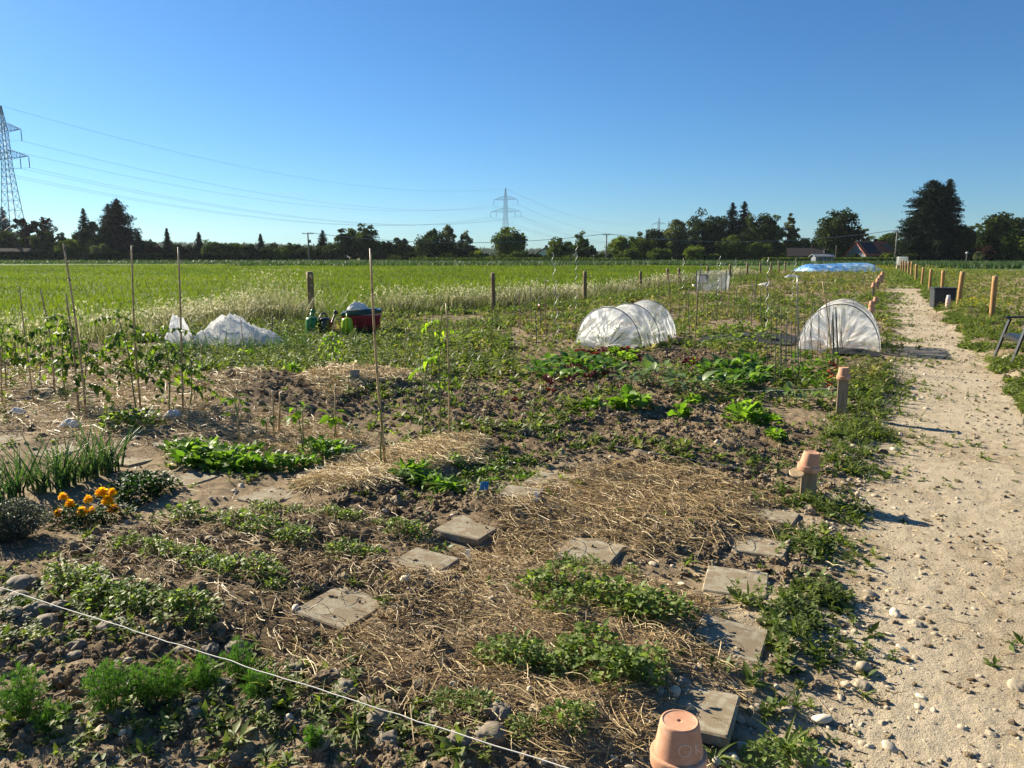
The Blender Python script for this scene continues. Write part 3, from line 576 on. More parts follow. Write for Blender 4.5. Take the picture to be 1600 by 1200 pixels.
k = np.where(xy[:, 0] > fenX(xy[:, 1])+16, True, np.where(xy[:, 0] > fenX(xy[:, 1])-75, xy[:, 1] > 124+.06*xy[:, 0], xy[:, 1] > 152)) & ~((np.abs(xy[:, 0]-47) < 9) & (xy[:, 1] < 104)); xy = xy[k]; n = len(xy); blades(mb, xy, .65+.35*rr(n), .10+.10*rr(n), .35+.5*rr(n), B2, .18, None, .02); tag(mb.build('far_crop', M['crop']), kind='stuff')
# ------------------------------------------------------------------ crop plants of the plot
M['stem'] = plain('green_stem', (.16, .19, .06), .6, .3, 20)
M['petal'] = leafmat('marigold_petal', [(0, (.85, .38, .004)), (.5, (.95, .55, .006)), (1, (.98, .70, .03))], .5, .6, .2, 1.)
M['red_stalk'] = plain('red_stalk', (.22, .025, .03), .4, .2, 20, .5)
def gz_(p): return float(H(p[0], p[1]))
def at(px, py, dz=0.): p = gp(px, py); return np.array([p[0], p[1], gz_(p)+dz])
def dome(mb, n, R, Ht, L, lf, seed, pitch=(-.2, 1.), tint=(.5, .22), stem=None, core=.35, sq=1.):
    """Leaves spread through a low dome: outward and upward, uneven outline."""
    r = np.random.default_rng(seed); a = r.random(n)*6.283; q = r.random(n)**.5; lob = 1+.25*np.sin(a*3+seed)+.15*np.sin(a*5+2*seed)
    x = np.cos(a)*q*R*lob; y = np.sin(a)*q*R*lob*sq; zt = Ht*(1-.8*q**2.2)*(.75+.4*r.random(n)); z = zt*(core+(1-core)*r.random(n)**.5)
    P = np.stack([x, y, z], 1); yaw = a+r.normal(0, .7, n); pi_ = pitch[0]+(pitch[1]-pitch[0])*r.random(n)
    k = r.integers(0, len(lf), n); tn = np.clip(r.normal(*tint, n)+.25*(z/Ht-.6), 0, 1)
    for i, t in enumerate(lf):
        s = k == i
        if s.any(): inst(mb, t, P[s], rots(yaw[s], pi_[s], r.normal(0, .45, s.sum())), L[0]+(L[1]-L[0])*r.random(s.sum()), tn[s])
    if stem is not None:
        for i in range(0, n, 5): tube(stem, [(x[i]*.3, y[i]*.3, -.01), (x[i]*.7, y[i]*.7, z[i]*.6), (x[i], y[i], z[i])], .0014, 3, cap=False)
OV = [leaf(.62, 3, 'oval', d, f) for d, f in ((.2, .2), (.4, .35), (.1, .1))]; RD = [leaf(.8, 3, 'round', d, f) for d, f in ((.25, .2), (.45, .3))]
LN = [leaf(.3, 3, 'lance', d, f) for d, f in ((.2, .3), (.5, .3), (.8, .4))]; SP = [leaf(.42, 4, 'spoon', d, f, 0, .02) for d, f in ((.25, .25), (.5, .35), (.7, .3))]
BG = [leaf(.62, 5, 'oval', d, f, 0, .03) for d, f in ((.25, .3), (.5, .35), (.75, .25))]; LB = [leaf(.5, 6, 'lobed', d, f) for d, f in ((.3, .3), (.5, .3))]
CR = [leaf(.75, 6, 'spoon', d, f, 0, .07) for d, f in ((.1, .5), (.35, .45), (.6, .3))]
def protos(name, mname, specs, label, cat, group, stem=False):
    out = []
    for sp in specs:
        mb = MB(); st = MB() if stem else None; dome(mb, stem=st, **sp)
        if stem:
            t = thing(name, label, cat, (0, 0, 0), group); mb.build('foliage', M[mname], t, smooth=True); st.build('stem', M['stem'], t)
        else: t = tag(mb.build(name, M[mname], smooth=True), label, cat, group)
        out.append([t, False])
    return out
def place(pr, xyz, rz, sc, label=None, group=None, tilt=(0, 0)):
    p = pr[int(R_.integers(0, len(pr)))]
    if not p[1]:
        p[1] = True; o = p[0]; o.location = tuple(map(float, xyz)); o.rotation_euler = (tilt[0], tilt[1], rz); o.scale = (sc,)*3
        if label: o['label'] = label
        if group: o['group'] = group
        return o
    return dup(p[0], xyz, rz, sc, label, group, tilt)
def drop_unused(*prs):
    for pr in prs:
        for o, used in pr:
            if not used:
                for c in list(o.children): bpy.data.objects.remove(c)
                bpy.data.objects.remove(o)
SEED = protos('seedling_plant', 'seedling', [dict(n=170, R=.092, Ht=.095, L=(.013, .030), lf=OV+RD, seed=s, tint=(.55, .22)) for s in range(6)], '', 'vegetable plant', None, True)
def row(a, b, n, wid, lab, grp, sc=1., pr=SEED, jit=.5):
    A = gp(*a); B = gp(*b); u = (B-A)/np.linalg.norm(B-A); v = np.array([-u[1], u[0]])
    for i in range(n):
        t = (i+.5+R_.normal(0, .18))/n; p = A+(B-A)*t+v*R_.normal(0, wid); place(pr, (p[0], p[1], gz_(p)-.005), R_.random()*6.28, vary(sc, .28), lab, grp)
row((85, 918), (330, 1012), 11, .035, 'low leafy seedling in the front row along the white string', 'seedlings in the row along the string', .95)
row((195, 872), (465, 955), 11, .035, 'low leafy seedling in the second row behind the string', 'seedlings in the second row behind the string', .85)
row((305, 830), (590, 898), 10, .035, 'dusty leafy seedling in the third row behind the string', 'seedlings in the third row behind the string', 1.05)
row((395, 805), (655, 852), 10, .035, 'small leafy seedling in the fourth row, just before the paving slabs', 'seedlings in the fourth row behind the string', .7)
row((832, 945), (1060, 985), 9, .06, 'bushy green seedling in the mulch row beside two concrete slabs', 'seedlings in the mulch row beside the slabs', 1.15)
row((762, 1055), (1030, 1078), 9, .05, 'bushy green seedling in the mulch row nearest the pot marked O.K.', 'seedlings in the mulch row near the marked pot', 1.1)
for px, py, s in ((895, 892, .5), (925, 890, .6), (985, 905, .55), (945, 905, .4)): place(SEED, at(px, py), R_.random()*6, s, 'tiny seedling on the mulch behind the bushy row', 'tiny seedlings on the mulch')
for px, py, s in ((700, 1140, .6), (745, 1150, .7), (815, 1185, .55), (880, 1180, .75), (905, 1165, .6), (1250, 1185, .9), (1195, 1190, .8)): place(SEED, at(px, py), R_.random()*6, s, 'small green seedling at the front near the string and the marked pot', 'seedlings at the front near the marked pot')
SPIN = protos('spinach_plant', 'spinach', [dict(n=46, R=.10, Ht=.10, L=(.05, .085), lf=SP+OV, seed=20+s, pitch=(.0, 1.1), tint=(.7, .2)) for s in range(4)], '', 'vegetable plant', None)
row((282, 712), (360, 735), 6, .05, 'bright green leafy plant in the dense patch by the pepper stem', 'dense leafy patch by the pepper stem', 1.2, SPIN); row((300, 725), (470, 738), 12, .06, 'bright green leafy plant in the dense patch by the pepper stem', 'dense leafy patch by the pepper stem', 1.05, SPIN); row((300, 708), (400, 712), 6, .05, 'bright green leafy plant in the dense patch by the pepper stem', 'dense leafy patch by the pepper stem', 1., SPIN)
row((485, 712), (540, 722), 5, .05, 'dark green leafy plant by the white marker, before the straw mound', 'leafy plants by the white marker', .9, SPIN)
row((700, 742), (830, 735), 8, .14, 'small leafy plant in the weedy patch behind the blue tag', 'leafy plants behind the blue tag', .55, SPIN)
ROCK = protos('rosette_plant', 'spinach', [dict(n=34, R=.05, Ht=.06, L=(.08, .14), lf=LB+LN, seed=30+s, pitch=(.1, 1.2), tint=(.75, .2)) for s in range(3)], '', 'vegetable plant', None)
for px, py, s in ((632, 757, 1.), (665, 765, .95), (690, 772, .9), (708, 778, .8), (655, 752, .8)): place(ROCK, at(px, py), R_.random()*6, s, 'dark green spiky rosette at the foot of the straw mound', 'dark rosettes at the straw mound')
LETT = protos('lettuce_plant', 'lettuce', [dict(n=26, R=.06, Ht=.08, L=(.07, .13), lf=CR, seed=40+s, pitch=(.2, 1.3), tint=(.6, .2)) for s in range(4)], '', 'lettuce', None)
for px, py, s in ((978, 652, 1.3), (1000, 648, 1.1), (965, 652, 1.), (1065, 662, .9), (1082, 645, .8), (1160, 668, 1.3), (1150, 655, .9), (1170, 650, 1.0), (1205, 672, .8), (925, 655, .9), (1190, 655, .6)): place(LETT, at(px, py), R_.random()*6, s, 'bright yellow green lettuce growing alone in the dark cloddy bed', 'lettuces in the dark cloddy bed')
for px, py, s in ((945, 566, .9), (960, 561, .9), (975, 568, 1.), (985, 572, .9), (968, 580, .9), (990, 562, .8), (925, 560, .8), (955, 576, .9)): place(LETT, at(px, py), R_.random()*6, s, 'yellow green lettuce among red ones in front of the long net tunnel', 'green lettuces before the long net tunnel')
for px, py, s in ((1210, 690, .8), (455, 597, 1.), (570, 592, .9)): place(LETT, at(px, py), R_.random()*6, s, 'lone yellow green lettuce with bare soil or straw round it', 'lone lettuces')
REDL = protos('red_lettuce_plant', 'red_leaf', [dict(n=26, R=.07, Ht=.08, L=(.07, .13), lf=CR, seed=50+s, pitch=(.2, 1.2), tint=(.5, .25)) for s in range(3)], '', 'lettuce', None)
for px, py, s in ((912, 560, 1.1), (925, 566, 1.), (940, 560, 1.1), (955, 556, .9), (975, 556, 1.), (988, 568, 1.1), (1075, 578, .9), (1082, 573, .8), (860, 622, .5), (805, 640, .4)): place(REDL, at(px, py), R_.random()*6, s, 'dark red lettuce in the bed before the long net tunnel', 'red lettuces before the long net tunnel')
def chard(name, label, group, n, mname, stalk, seed, hh=.26):
    r = np.random.default_rng(seed); lf = MB(); st = MB(); t = thing(name, label, 'vegetable plant', (0, 0, 0), group)
    for i in range(n):
        a = i*2.4+r.normal(0, .3); le = r.uniform(.5, .9); h = hh*r.uniform(.5, 1.); tip = np.array([math.cos(a)*le*.16, math.sin(a)*le*.16, h*.6])
        tube(st, [(0, 0, -.01), tip*.5+[0, 0, .02], tip], [.004, .004, .003], 5)
        inst(lf, BG[i % 3], tip[None], rots(np.array([a]), np.array([r.uniform(.3, 1.1)]), np.array([r.normal(0, .3)])), np.array([h*r.uniform(.42, .66)]), np.array([np.clip(r.normal(.6, .22), 0, 1)]))
    lf.build('leaf_rosette', M[mname], t, smooth=True); st.build('stalk', M[stalk], t); return t
CH = [[chard('chard_plant', '', None, 18, 'chard', 'red_stalk', s), False] for s in range(3)]
for px, py, s in ((838, 592, .9), (850, 600, 1.), (890, 610, .8), (925, 592, 1.), (945, 598, .9), (848, 582, 1.), (862, 592, 1.1), (878, 582, 1.), (862, 612, .9), (895, 592, 1.1), (912, 590, 1.1), (918, 600, .95), (935, 585, 1.), (905, 575, .9), (880, 600, .8)): place(CH, at(px, py), R_.random()*6, s, 'dark green chard with red stalks in the clump left of the cabbages', 'red stalked chard plants')
KO = [[chard('cabbage_plant', '', None, 12, 'cabbage', 'stem', 10+s, .30), False] for s in range(3)]
for px, py, s in ((985, 618, .9), (1008, 612, 1.15), (1022, 618, 1.05), (1060, 628, .9), (1078, 628, 1.05), (1100, 622, .8), (1035, 598, .8), (1228, 632, .75), (1260, 635, .7), (1298, 630, .5)): place(KO, at(px, py), R_.random()*6, s, 'grey green young cabbage with broad leaves behind the dark cloddy bed', 'young cabbages behind the cloddy bed')
GK = [[chard('kale_plant', '', None, 30, 'chard', 'stem', 20+s, .27), False] for s in range(3)]
for px, py, s in ((1110, 600, .9), (1130, 592, 1.), (1185, 600, .9), (1178, 612, .9), (1125, 615, .9), (1140, 605, 1.), (1155, 612, 1.1), (1150, 590, 1.), (1168, 595, 1.), (1175, 582, 1.), (1160, 578, .9), (1140, 622, .8)): place(GK, at(px, py), R_.random()*6, s, 'deep green leafy plant in the tall bushy clump right of the cabbages', 'leafy clump beside the cabbages')
YG = protos('bushy_herb', 'lettuce', [dict(n=60, R=.14, Ht=.2, L=(.04, .08), lf=LB+OV, seed=60+s, tint=(.45, .2)) for s in range(3)], '', 'herb', None)
for px, py, s in ((1060, 605, 1.), (1085, 592, 1.), (1100, 600, .9), (1240, 600, 1.3), (1270, 590, 1.3), (1215, 600, 1.1), (1300, 575, 1.1), (1250, 570, 1.2), (1282, 612, 1.)): place(YG, at(px, py), R_.random()*6, s, 'loose yellow green herb growing between the cabbages and the rods', 'loose herbs between cabbages and rods')
POT_ = protos('potato_plant', 'seedling', [dict(n=80, R=.17, Ht=.22, L=(.05, .09), lf=OV, seed=70+s, tint=(.45, .2)) for s in range(3)], '', 'vegetable plant', None, True)
for px, py, s in ((185, 682, .8), (210, 680, .85), (232, 682, .8)): place(POT_, at(px, py), R_.random()*6, s, 'dark leafy potato plant behind the parsley, among straw', 'potato plants among straw')
for i, (px, py, s) in enumerate(((790, 545, 1.), (745, 530, 1.), (720, 540, 1.1), (830, 520, 1.), (1010, 505, 1.2), (1065, 520, 1.1), (870, 520, .9), (760, 512, 1.1), (905, 490, 1.), (690, 545, 1.), (655, 535, 1.1), (970, 480, 1.2), (1150, 540, 1.3), (1118, 545, 1.1), (1185, 532, 1.2), (1135, 520, 1.), (1145, 530, 1.2), (1160, 520, 1.2), (1195, 520, 1.1), (1100, 525, 1.), (1020, 520, 1.), (1085, 500, 1.2), (940, 470, 1.1), (880, 500, 1.1), (840, 480, 1.), (800, 490, 1.), (1170, 545, 1.), (1200, 500, 1.2), (1110, 470, 1.4), (1160, 480, 1.4), (1250, 480, 1.3), (1300, 460, 1.4), (1210, 465, 1.4), (1060, 470, 1.3))): place(POT_, at(px, py), R_.random()*6, s, 'bushy green vegetable in the weedy middle of the garden', 'bushy vegetables in the weedy middle')
# leeks
def leek(seed):
    r = np.random.default_rng(seed); lf = MB(); st = MB(); t = thing('leek_plant', '', 'leek'); n = 9
    for i in range(n):
        a = r.random()*6.28; le = r.uniform(.20, .42); v, q, _ = leaf(.05*r.uniform(.7, 1.2), 6, 'blade', r.choice([.1, .2, .45]), .6); v = v.copy(); v[:, 1] *= .9
        v = v*le @ rots(a, r.uniform(.95, 1.5), r.normal(0, .3)).T+np.array([r.normal(0, .012), r.normal(0, .012), .03]); lf.add(v, q, None, np.clip(r.normal(.5, .25), 0, 1))
    for i in range(4): x, y = r.normal(0, .012, 2); tube(st, [(x, y, -.01), (x, y, .06)], [.006, .005], 6, .9)
    lf.build('leaves', M['allium'], t, smooth=True); st.build('shaft', M['allium'], t); return t
LK = [[leek(s), False] for s in range(5)]
for i in range(34):
    t = i/33; a = gp(-25, 800)*(1-t)+gp(190, 738)*t; p = a+R_.normal(0, 1, 2)*np.array([.05, .09]); place(LK, (p[0], p[1], gz_(p)), R_.random()*6, vary(1.0, .25), 'upright blue green leek in the clump behind the marigolds', 'leeks behind the marigolds')
for i in range(46):
    p = gp(*(np.array([240, 565])*(1-i/45)+np.array([530, 545])*(i/45)))+R_.normal(0, .25, 2); place(LK, (p[0], p[1], gz_(p)), R_.random()*6, vary(.95, .25), 'blue green onion plant in the row before the white fleece', 'onion plants before the white fleece')
# parsley, lavender
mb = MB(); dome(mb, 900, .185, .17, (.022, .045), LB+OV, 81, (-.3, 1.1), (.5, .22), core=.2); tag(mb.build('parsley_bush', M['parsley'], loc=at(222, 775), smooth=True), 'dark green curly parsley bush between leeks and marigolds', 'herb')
lav = thing('lavender_bush', 'grey green lavender bush at the left beside the marigolds', 'herb', at(15, 842)); mb = MB(); ms = MB(); r = np.random.default_rng(5)
for i in range(330):
    a = r.random()*6.28; q = r.random()**.5; tip = np.array([math.cos(a)*q*.24, math.sin(a)*q*.2, .24*(1-.55*q*q)*r.uniform(.8, 1.1)]); base = tip*np.array([.35, .35, 0])
    tube(ms, [base, (base+tip)/2+[0, 0, .01], tip], .0015, 3, cap=False)
    n = 9; P = base+(tip-base)*r.uniform(.35, 1.02, (n, 1)); inst(mb, LN[0], P, rots(r.random(n)*6.28, r.uniform(.2, 1.2, n), r.normal(0, .4, n)), r.uniform(.016, .03, n), np.clip(r.normal(.5, .25, n), 0, 1))
mb.build('foliage', M['lavender'], lav); ms.build('stem', M['lavender'], lav)
# marigolds: three plants, flowers as parts
def marigold(px, py, heads, label, seed):
    r = np.random.default_rng(seed); o = at(px, py); t = thing('marigold_plant', label, 'marigold', o); mb = MB(); dome(mb, 260, .11, .11, (.02, .04), LB+LN, seed, (-.3, 1.), (.35, .2)); mb.build('foliage', M['parsley'], t, smooth=True)
    for hx, hy, R in heads:
        p = pt(hx, hy, o[1]+r.uniform(-.03, .03))-o; st = MB(); tube(st, [(p[0]*.3, p[1]*.3, .03), p*np.array([.8, .8, .6]), p-[0, 0, .012]], .0025, 5); f = MB()
        for k in range(5):
            n = 18-2*k; a = np.arange(n)*6.283/n+k*.5+r.normal(0, .1, n); inst(f, PETAL, np.repeat((p+[0, 0, .003*k-.004])[None], n, 0), rots(a, -.4+.34*k+r.normal(0, .12, n), r.normal(0, .3, n)), R*1.3*(1-.10*k)*r.uniform(.85, 1.15, n), np.clip(r.normal(.55, .2, n), 0, 1))
        fl = f.build('flower_head', M['petal'], t); st.build('flower_stalk', M['stem'], t)
PETAL = leaf(.5, 3, 'round', .15, .3)
marigold(108, 815, ((98, 775, .026), (109, 786, .028), (91, 800, .029)), 'orange marigold plant nearest the lavender bush', 91)
marigold(137, 822, ((128, 798, .031), (143, 796, .020), (138, 779, .024)), 'orange marigold plant in the middle of the three', 92)
marigold(172, 812, ((159, 768, .036), (175, 768, .024), (168, 780, .035), (177, 794, .031)), 'orange marigold plant nearest the parsley bush', 93)
# feathery dill and cosmos along the front
def feather(px, py, R, Ht, n, label, seed, sq=1.):
    r = np.random.default_rng(seed); t = thing('dill_plant', label, 'herb', at(px, py)); mb = MB(); st = MB()
    for i in range(max(4, n//7)):
        a = i*2.4; q = (i/max(4, n//7))**.6; tip = np.array([math.cos(a)*q*R*.7, math.sin(a)*q*R*.7*sq, Ht*(1-.35*q)*r.uniform(.8, 1.05)]); b = np.array([tip[0]*.2, tip[1]*.2, 0]); u = np.linspace(0, 1, 6)[:, None]; c = b+(tip-b)*u; tube(st, c, np.linspace(.002, .0009, 6), 4, cap=False)
        for k in range(16):
            f = .12+.88*k/15; p = b+(tip-b)*f; a2 = k*2.4+r.normal(0, .3); L = R*.55*(1.15-.75*f)*r.uniform(.7, 1.2); s_ = np.linspace(0, 1, 5)[:, None]; e = p+s_*np.array([math.cos(a2)*L, math.sin(a2)*L, 0])+np.array([0, 0, 1.])*L*(.7*s_-.45*s_**2); tube(st, e, .0008, 3, cap=False)
            m_ = 46; w = r.uniform(.1, 1, m_); P = np.stack([np.interp(w, s_[:, 0], e[:, z]) for z in range(3)], 1); ln = r.uniform(.012, .030, m_)*(1.1-.4*w); inst(mb, B2[1], P, rots(a2+r.normal(0, 1.1, m_), r.uniform(-.8, 1.0, m_), 0), np.stack([ln, np.full(m_, .0009), ln], 1) @ np.diag([1, 1, 1.]), np.clip(r.normal(.5, .25, m_)+.25*(f-.5), 0, 1))
    mb.build('foliage', M['feather'], t); st.build('stem', M['feather'], t)
feather(42, 1140, .12, .18, 60, 'dense feathery dill bush at the bottom left corner', 101); feather(178, 1145, .13, .22, 75, 'tall feathery dill plant with upright stem left of the string', 102)
feather(268, 1115, .12, .17, 60, 'feathery dill plant between the tall one and the string', 103); feather(375, 1075, .10, .16, 46, 'feathery dill plant right under the white string', 104); feather(400, 1115, .10, .10, 34, 'low feathery plant leaning beside the dill under the string', 105); feather(225, 1128, .11, .15, 55, 'feathery dill plant close to the tall one, before its neighbour', 107); feather(322, 1098, .10, .13, 50, 'feathery dill plant between two others below the string', 108); feather(85, 1165, .09, .10, 45, 'low feathery dill plant beside the dense corner bush', 109); feather(490, 1198, .06, .07, 30, 'small bright feathery tuft at the bottom edge', 106)
GRT = []
for s in range(3):
    mb = MB(); n = 12; inst(mb, LN[1], R_.normal(0, .006, (n, 3))*np.array([1, 1, 0]), rots(rr(n)*6.28, .4+rr(n)*.9, 0), np.stack([.07+.09*rr(n), .03+.02*rr(n), .12+0*rr(n)], 1), wtint(n, .6)); GRT.append([tag(mb.build('grass_tuft', M['weed'], smooth=True), '', 'grass tuft'), False])
for px, py, s in ((255, 1055, .7), (320, 1075, 1.), (395, 1090, 1.), (415, 1105, 1.1), (500, 1125, .9), (555, 1170, .8), (580, 1150, .7), (605, 970, .5), (555, 945, .6), (600, 940, .6), (290, 1090, .8), (1225, 1170, 1.1), (1115, 1195, .9), (150, 885, .6), (140, 850, .6), (1350, 1080, .5), (1245, 1100, .6)): place(GRT, at(px, py), R_.random()*6, s, 'small tuft of broad grassy leaves on bare soil', 'grassy tufts on bare soil')

# ------------------------------------------------------------------ staked tomatoes and peppers
def tomato(px, py, top, nl, size, label, seed, mname='tomato', lean=None, lo=.42, cat='tomato plant', name='tomato_plant', spread=1.):
    r = np.random.default_rng(seed); o = at(px, py); tp = pt(top[0], top[1], o[1]+r.uniform(-.05, .05))-o; t = thing(name, label, cat, o); st = MB(); lf = MB()
    u = np.linspace(0, 1, 9)[:, None]; c = u*tp+np.stack([.03*np.sin(u[:, 0]*5+seed), .03*np.cos(u[:, 0]*4+seed), 0*u[:, 0]], 1)*u; c[0, 2] = -.02
    tube(st, c, np.linspace(.008, .004, 9), 6)
    nl = max(3, int(nl*.85))
    for i in range(nl):
        f = lo+(1-lo)*(i/max(1, nl-1)) if nl > 1 else .8; p = np.array([np.interp(f, u[:, 0], c[:, k]) for k in range(3)]); a = i*2.4+r.normal(0, .4); L = size*r.uniform(.7, 1.1)*(1.1-.35*f)*spread
        s = np.linspace(0, 1, 6); el = r.uniform(.1, .7); dr = r.uniform(.5, 1.1); rc = p+np.stack([math.cos(a)*s*L, math.sin(a)*s*L, L*(el*s-dr*s*s)], 1); tube(st, rc, np.linspace(.003, .0012, 6), 4, cap=False)
        for j in range(13):
            w = .2+.8*(j//2)/6 if j < 12 else 1.; b = np.array([np.interp(w, s, rc[:, k]) for k in range(3)]); sd = (1 if j % 2 else -1)*(1.0 if j < 12 else 0.)
            inst(lf, LFT[j % len(LFT)], b[None], rots(np.array([a+sd+r.normal(0, .2)]), np.array([r.uniform(-.9, .2)]), np.array([r.normal(0, .5)])), np.array([L*r.uniform(.17, .30)]), np.array([np.clip(r.normal(.55, .27)+.3*(r.random() < .2), 0, 1)]))
    st.build('stem', M['stem'], t); lf.build('foliage', M[mname], t, smooth=True)
LFT = [leaf(.55, 5, 'lobed', .5, .3), leaf(.5, 4, 'oval', .7, .35), leaf(.6, 4, 'oval', .4, .2)]
tomato(10, 615, (6, 508), 15, .36, 'staked tomato plant at the far left edge of the frame', 1)
tomato(62, 612, (72, 520), 10, .30, 'tomato plant between the edge plant and the big leafy one', 2)
tomato(105, 640, (92, 492), 20, .40, 'big leafy tomato plant by the tall leaning cane', 3); tomato(135, 655, (128, 540), 12, .30, 'tomato plant close behind the tall leaning cane', 4)
tomato(214, 650, (186, 488), 18, .38, 'tomato plant with drooping bright top left of a straight cane', 5)
tomato(265, 655, (262, 515), 18, .38, 'dense dark tomato plant before the white fleece', 6); tomato(297, 645, (305, 560), 10, .28, 'low tomato plant right beside the dense dark one', 7)
tomato(688, 700, (690, 478), 8, .22, 'lanky tomato plant with bright drooping top on the straw mound', 8, 'pepper', lo=.5); tomato(660, 690, (672, 520), 5, .26, 'thin tomato shoot beside the lanky plant on the mound', 9, 'pepper', lo=.5)
tomato(527, 592, (512, 520), 14, .26, 'bright jagged leafed plant before the green watering can', 10, 'pepper'); tomato(597, 742, (590, 620), 3, .12, 'thin bare stem tied to the tallest middle cane', 11, 'pepper', lo=.55)
def pepper(px, py, top, L, n, label, seed):
    r = np.random.default_rng(seed); o = at(px, py); tp = pt(top[0], top[1], o[1])-o; t = thing('pepper_plant', label, 'pepper plant', o); st = MB(); lf = MB(); tube(st, [(0, 0, -.02), tp*.5+[.01, 0, 0], tp], [.006, .005, .004], 6)
    for i in range(n):
        f = .55+.45*r.random(); a = i*2.4; b = tp*f; e = b+np.array([math.cos(a)*.05, math.sin(a)*.05, .02]); tube(st, [b, e], .002, 4, cap=False); inst(lf, BG[i % 3], e[None], rots(np.array([a]), np.array([r.uniform(-.5, .6)]), np.array([r.normal(0, .3)])), np.array([L*r.uniform(.5, .95)]), np.array([np.clip(r.normal(.55, .25), 0, 1)]))
    st.build('stem', M['stem'], t); lf.build('foliage', M['pepper'], t, smooth=True)
pepper(373, 697, (366, 617), .09, 16, 'young pepper plant with bare stem above the dense leafy patch', 1); pepper(474, 716, (462, 633), .10, 14, 'young pepper plant leaning left, behind the straw mound', 2)
pepper(523, 697, (520, 645), .12, 12, 'young pepper plant with bright jagged leaves behind the straw mound', 3); pepper(415, 690, (415, 655), .09, 7, 'small pepper plant between the two taller ones', 4)
pepper(470, 600, (456, 578), .12, 8, 'squat bright pepper plant on the cloddy ridge', 5); pepper(385, 578, (382, 545), .13, 9, 'young pepper plant before the white fleece', 6); pepper(318, 590, (316, 572), .12, 8, 'young pepper plant near a thin cane and the fleece', 7)
drop_unused(SEED, SPIN, ROCK, LETT, REDL, CH, KO, GK, YG, POT_, LK, GRT)
# ------------------------------------------------------------------ things people put there
M['bamboo'] = (lambda: None)
m, nt = mat('bamboo'); M['bamboo'] = m
n1 = noise(nt, 12, 4); wv = N(nt, 'TexWave'); wv.bands_direction = 'Z'; wv.inputs['Scale'].default_value = 1.1; wv.inputs['Distortion'].default_value = .6
tc = N(nt, 'TexCoord'); nt.links.new(tc.outputs['Object'], wv.inputs['Vector'])
c = ramp(nt, n1, [(.3, (.28, .18, .08)), (.55, (.46, .33, .16)), (.75, (.58, .46, .26))]); c = mixc(nt, math_(nt, 'MULTIPLY', math_(nt, 'GREATER_THAN', wv.outputs['Fac'], .96), .6), c, (.12, .08, .04)); finish(nt, c, .5, None, .4)
def wood(name, a, b, sc=6):
    m, nt = mat(name); tc = N(nt, 'TexCoord'); mp = N(nt, 'Mapping'); mp.inputs['Scale'].default_value = (9, 9, .8); nt.links.new(tc.outputs['Object'], mp.inputs['Vector']); n1 = noise(nt, sc, 6, .65, mp.outputs[0], .6); n2 = noise(nt, 3, 3)
    c = ramp(nt, math_(nt, 'ADD', math_(nt, 'MULTIPLY', n1, .75), math_(nt, 'MULTIPLY', n2, .25)), [(.3, a), (.7, b)]); finish(nt, c, .75, bump(nt, n1, .5, .004), .25); return m
M['post'] = wood('round_post_wood', (.26, .13, .045), (.50, .30, .12)); M['post_dark'] = wood('weathered_post_wood', (.14, .085, .04), (.30, .20, .10)); M['stake'] = wood('stake_wood', (.20, .14, .08), (.42, .32, .20))
M['end_grain'] = plain('end_grain', (.50, .36, .20), .8, .3, 60)
m, nt = mat('concrete_slab'); M['slab'] = m
n1 = noise(nt, 7, 5); n2 = noise(nt, 260, 3, .8); n3 = noise(nt, 16, 5); c = ramp(nt, math_(nt, 'ADD', math_(nt, 'MULTIPLY', n1, .45), math_(nt, 'MULTIPLY', n2, .55)), [(.34, (.20, .17, .115)), (.5, (.38, .335, .24)), (.66, (.54, .49, .37))])
c = mixc(nt, ramp(nt, n3, [(.44, (0, 0, 0)), (.56, (.85, .85, .85))]), c, (.25, .19, .12)); finish(nt, c, .95, bump(nt, n2, .8, .004), .1)
m, nt = mat('terracotta'); M['terracotta'] = m
n1 = noise(nt, 18, 6, .7); n2 = noise(nt, 160, 3); c = ramp(nt, math_(nt, 'ADD', math_(nt, 'MULTIPLY', n1, .75), math_(nt, 'MULTIPLY', n2, .25)), [(.28, (.42, .205, .115)), (.5, (.55, .29, .175)), (.72, (.66, .41, .28))]); n4 = noise(nt, 9, 5, .7); c = mixc(nt, ramp(nt, n4, [(.56, (0, 0, 0)), (.70, (.55, .55, .55))]), c, (.66, .53, .42)); c = mixc(nt, ramp(nt, noise(nt, 34, 4), [(.60, (0, 0, 0)), (.72, (.45, .45, .45))]), c, (.25, .15, .09)); finish(nt, c, .85, bump(nt, n2, .25, .001), .2)
M['chalk'] = plain('scratched_chalk', (.80, .66, .52), .9, .1)
M['string'] = plain('white_string', (.74, .70, .60), .7, .1, 200); M['white_plastic'] = plain('white_plastic', (.78, .78, .75), .35, .05); M['blue_plastic'] = plain('blue_plastic', (.03, .22, .55), .35, .2, 20); M['grey_board'] = plain('grey_board', (.23, .23, .22), .7, .25, 40); M['dark_board'] = plain('dark_board', (.07, .065, .06), .7, .25)
M['green_plastic'] = plain('green_plastic', (.008, .15, .022), .35, .2, 12, .5); M['black_plastic'] = plain('black_plastic', (.012, .016, .016), .4, .3, 12, .5); M['lime_plastic'] = plain('lime_plastic', (.36, .52, .012), .35, .1, 12, .5, 0, 0, .2); M['red_plastic'] = plain('red_plastic', (.40, .010, .016), .4, .25, 10, .5); M['dark_green_plastic'] = plain('dark_green_plastic', (.010, .05, .045), .4, .2, 10, .5)
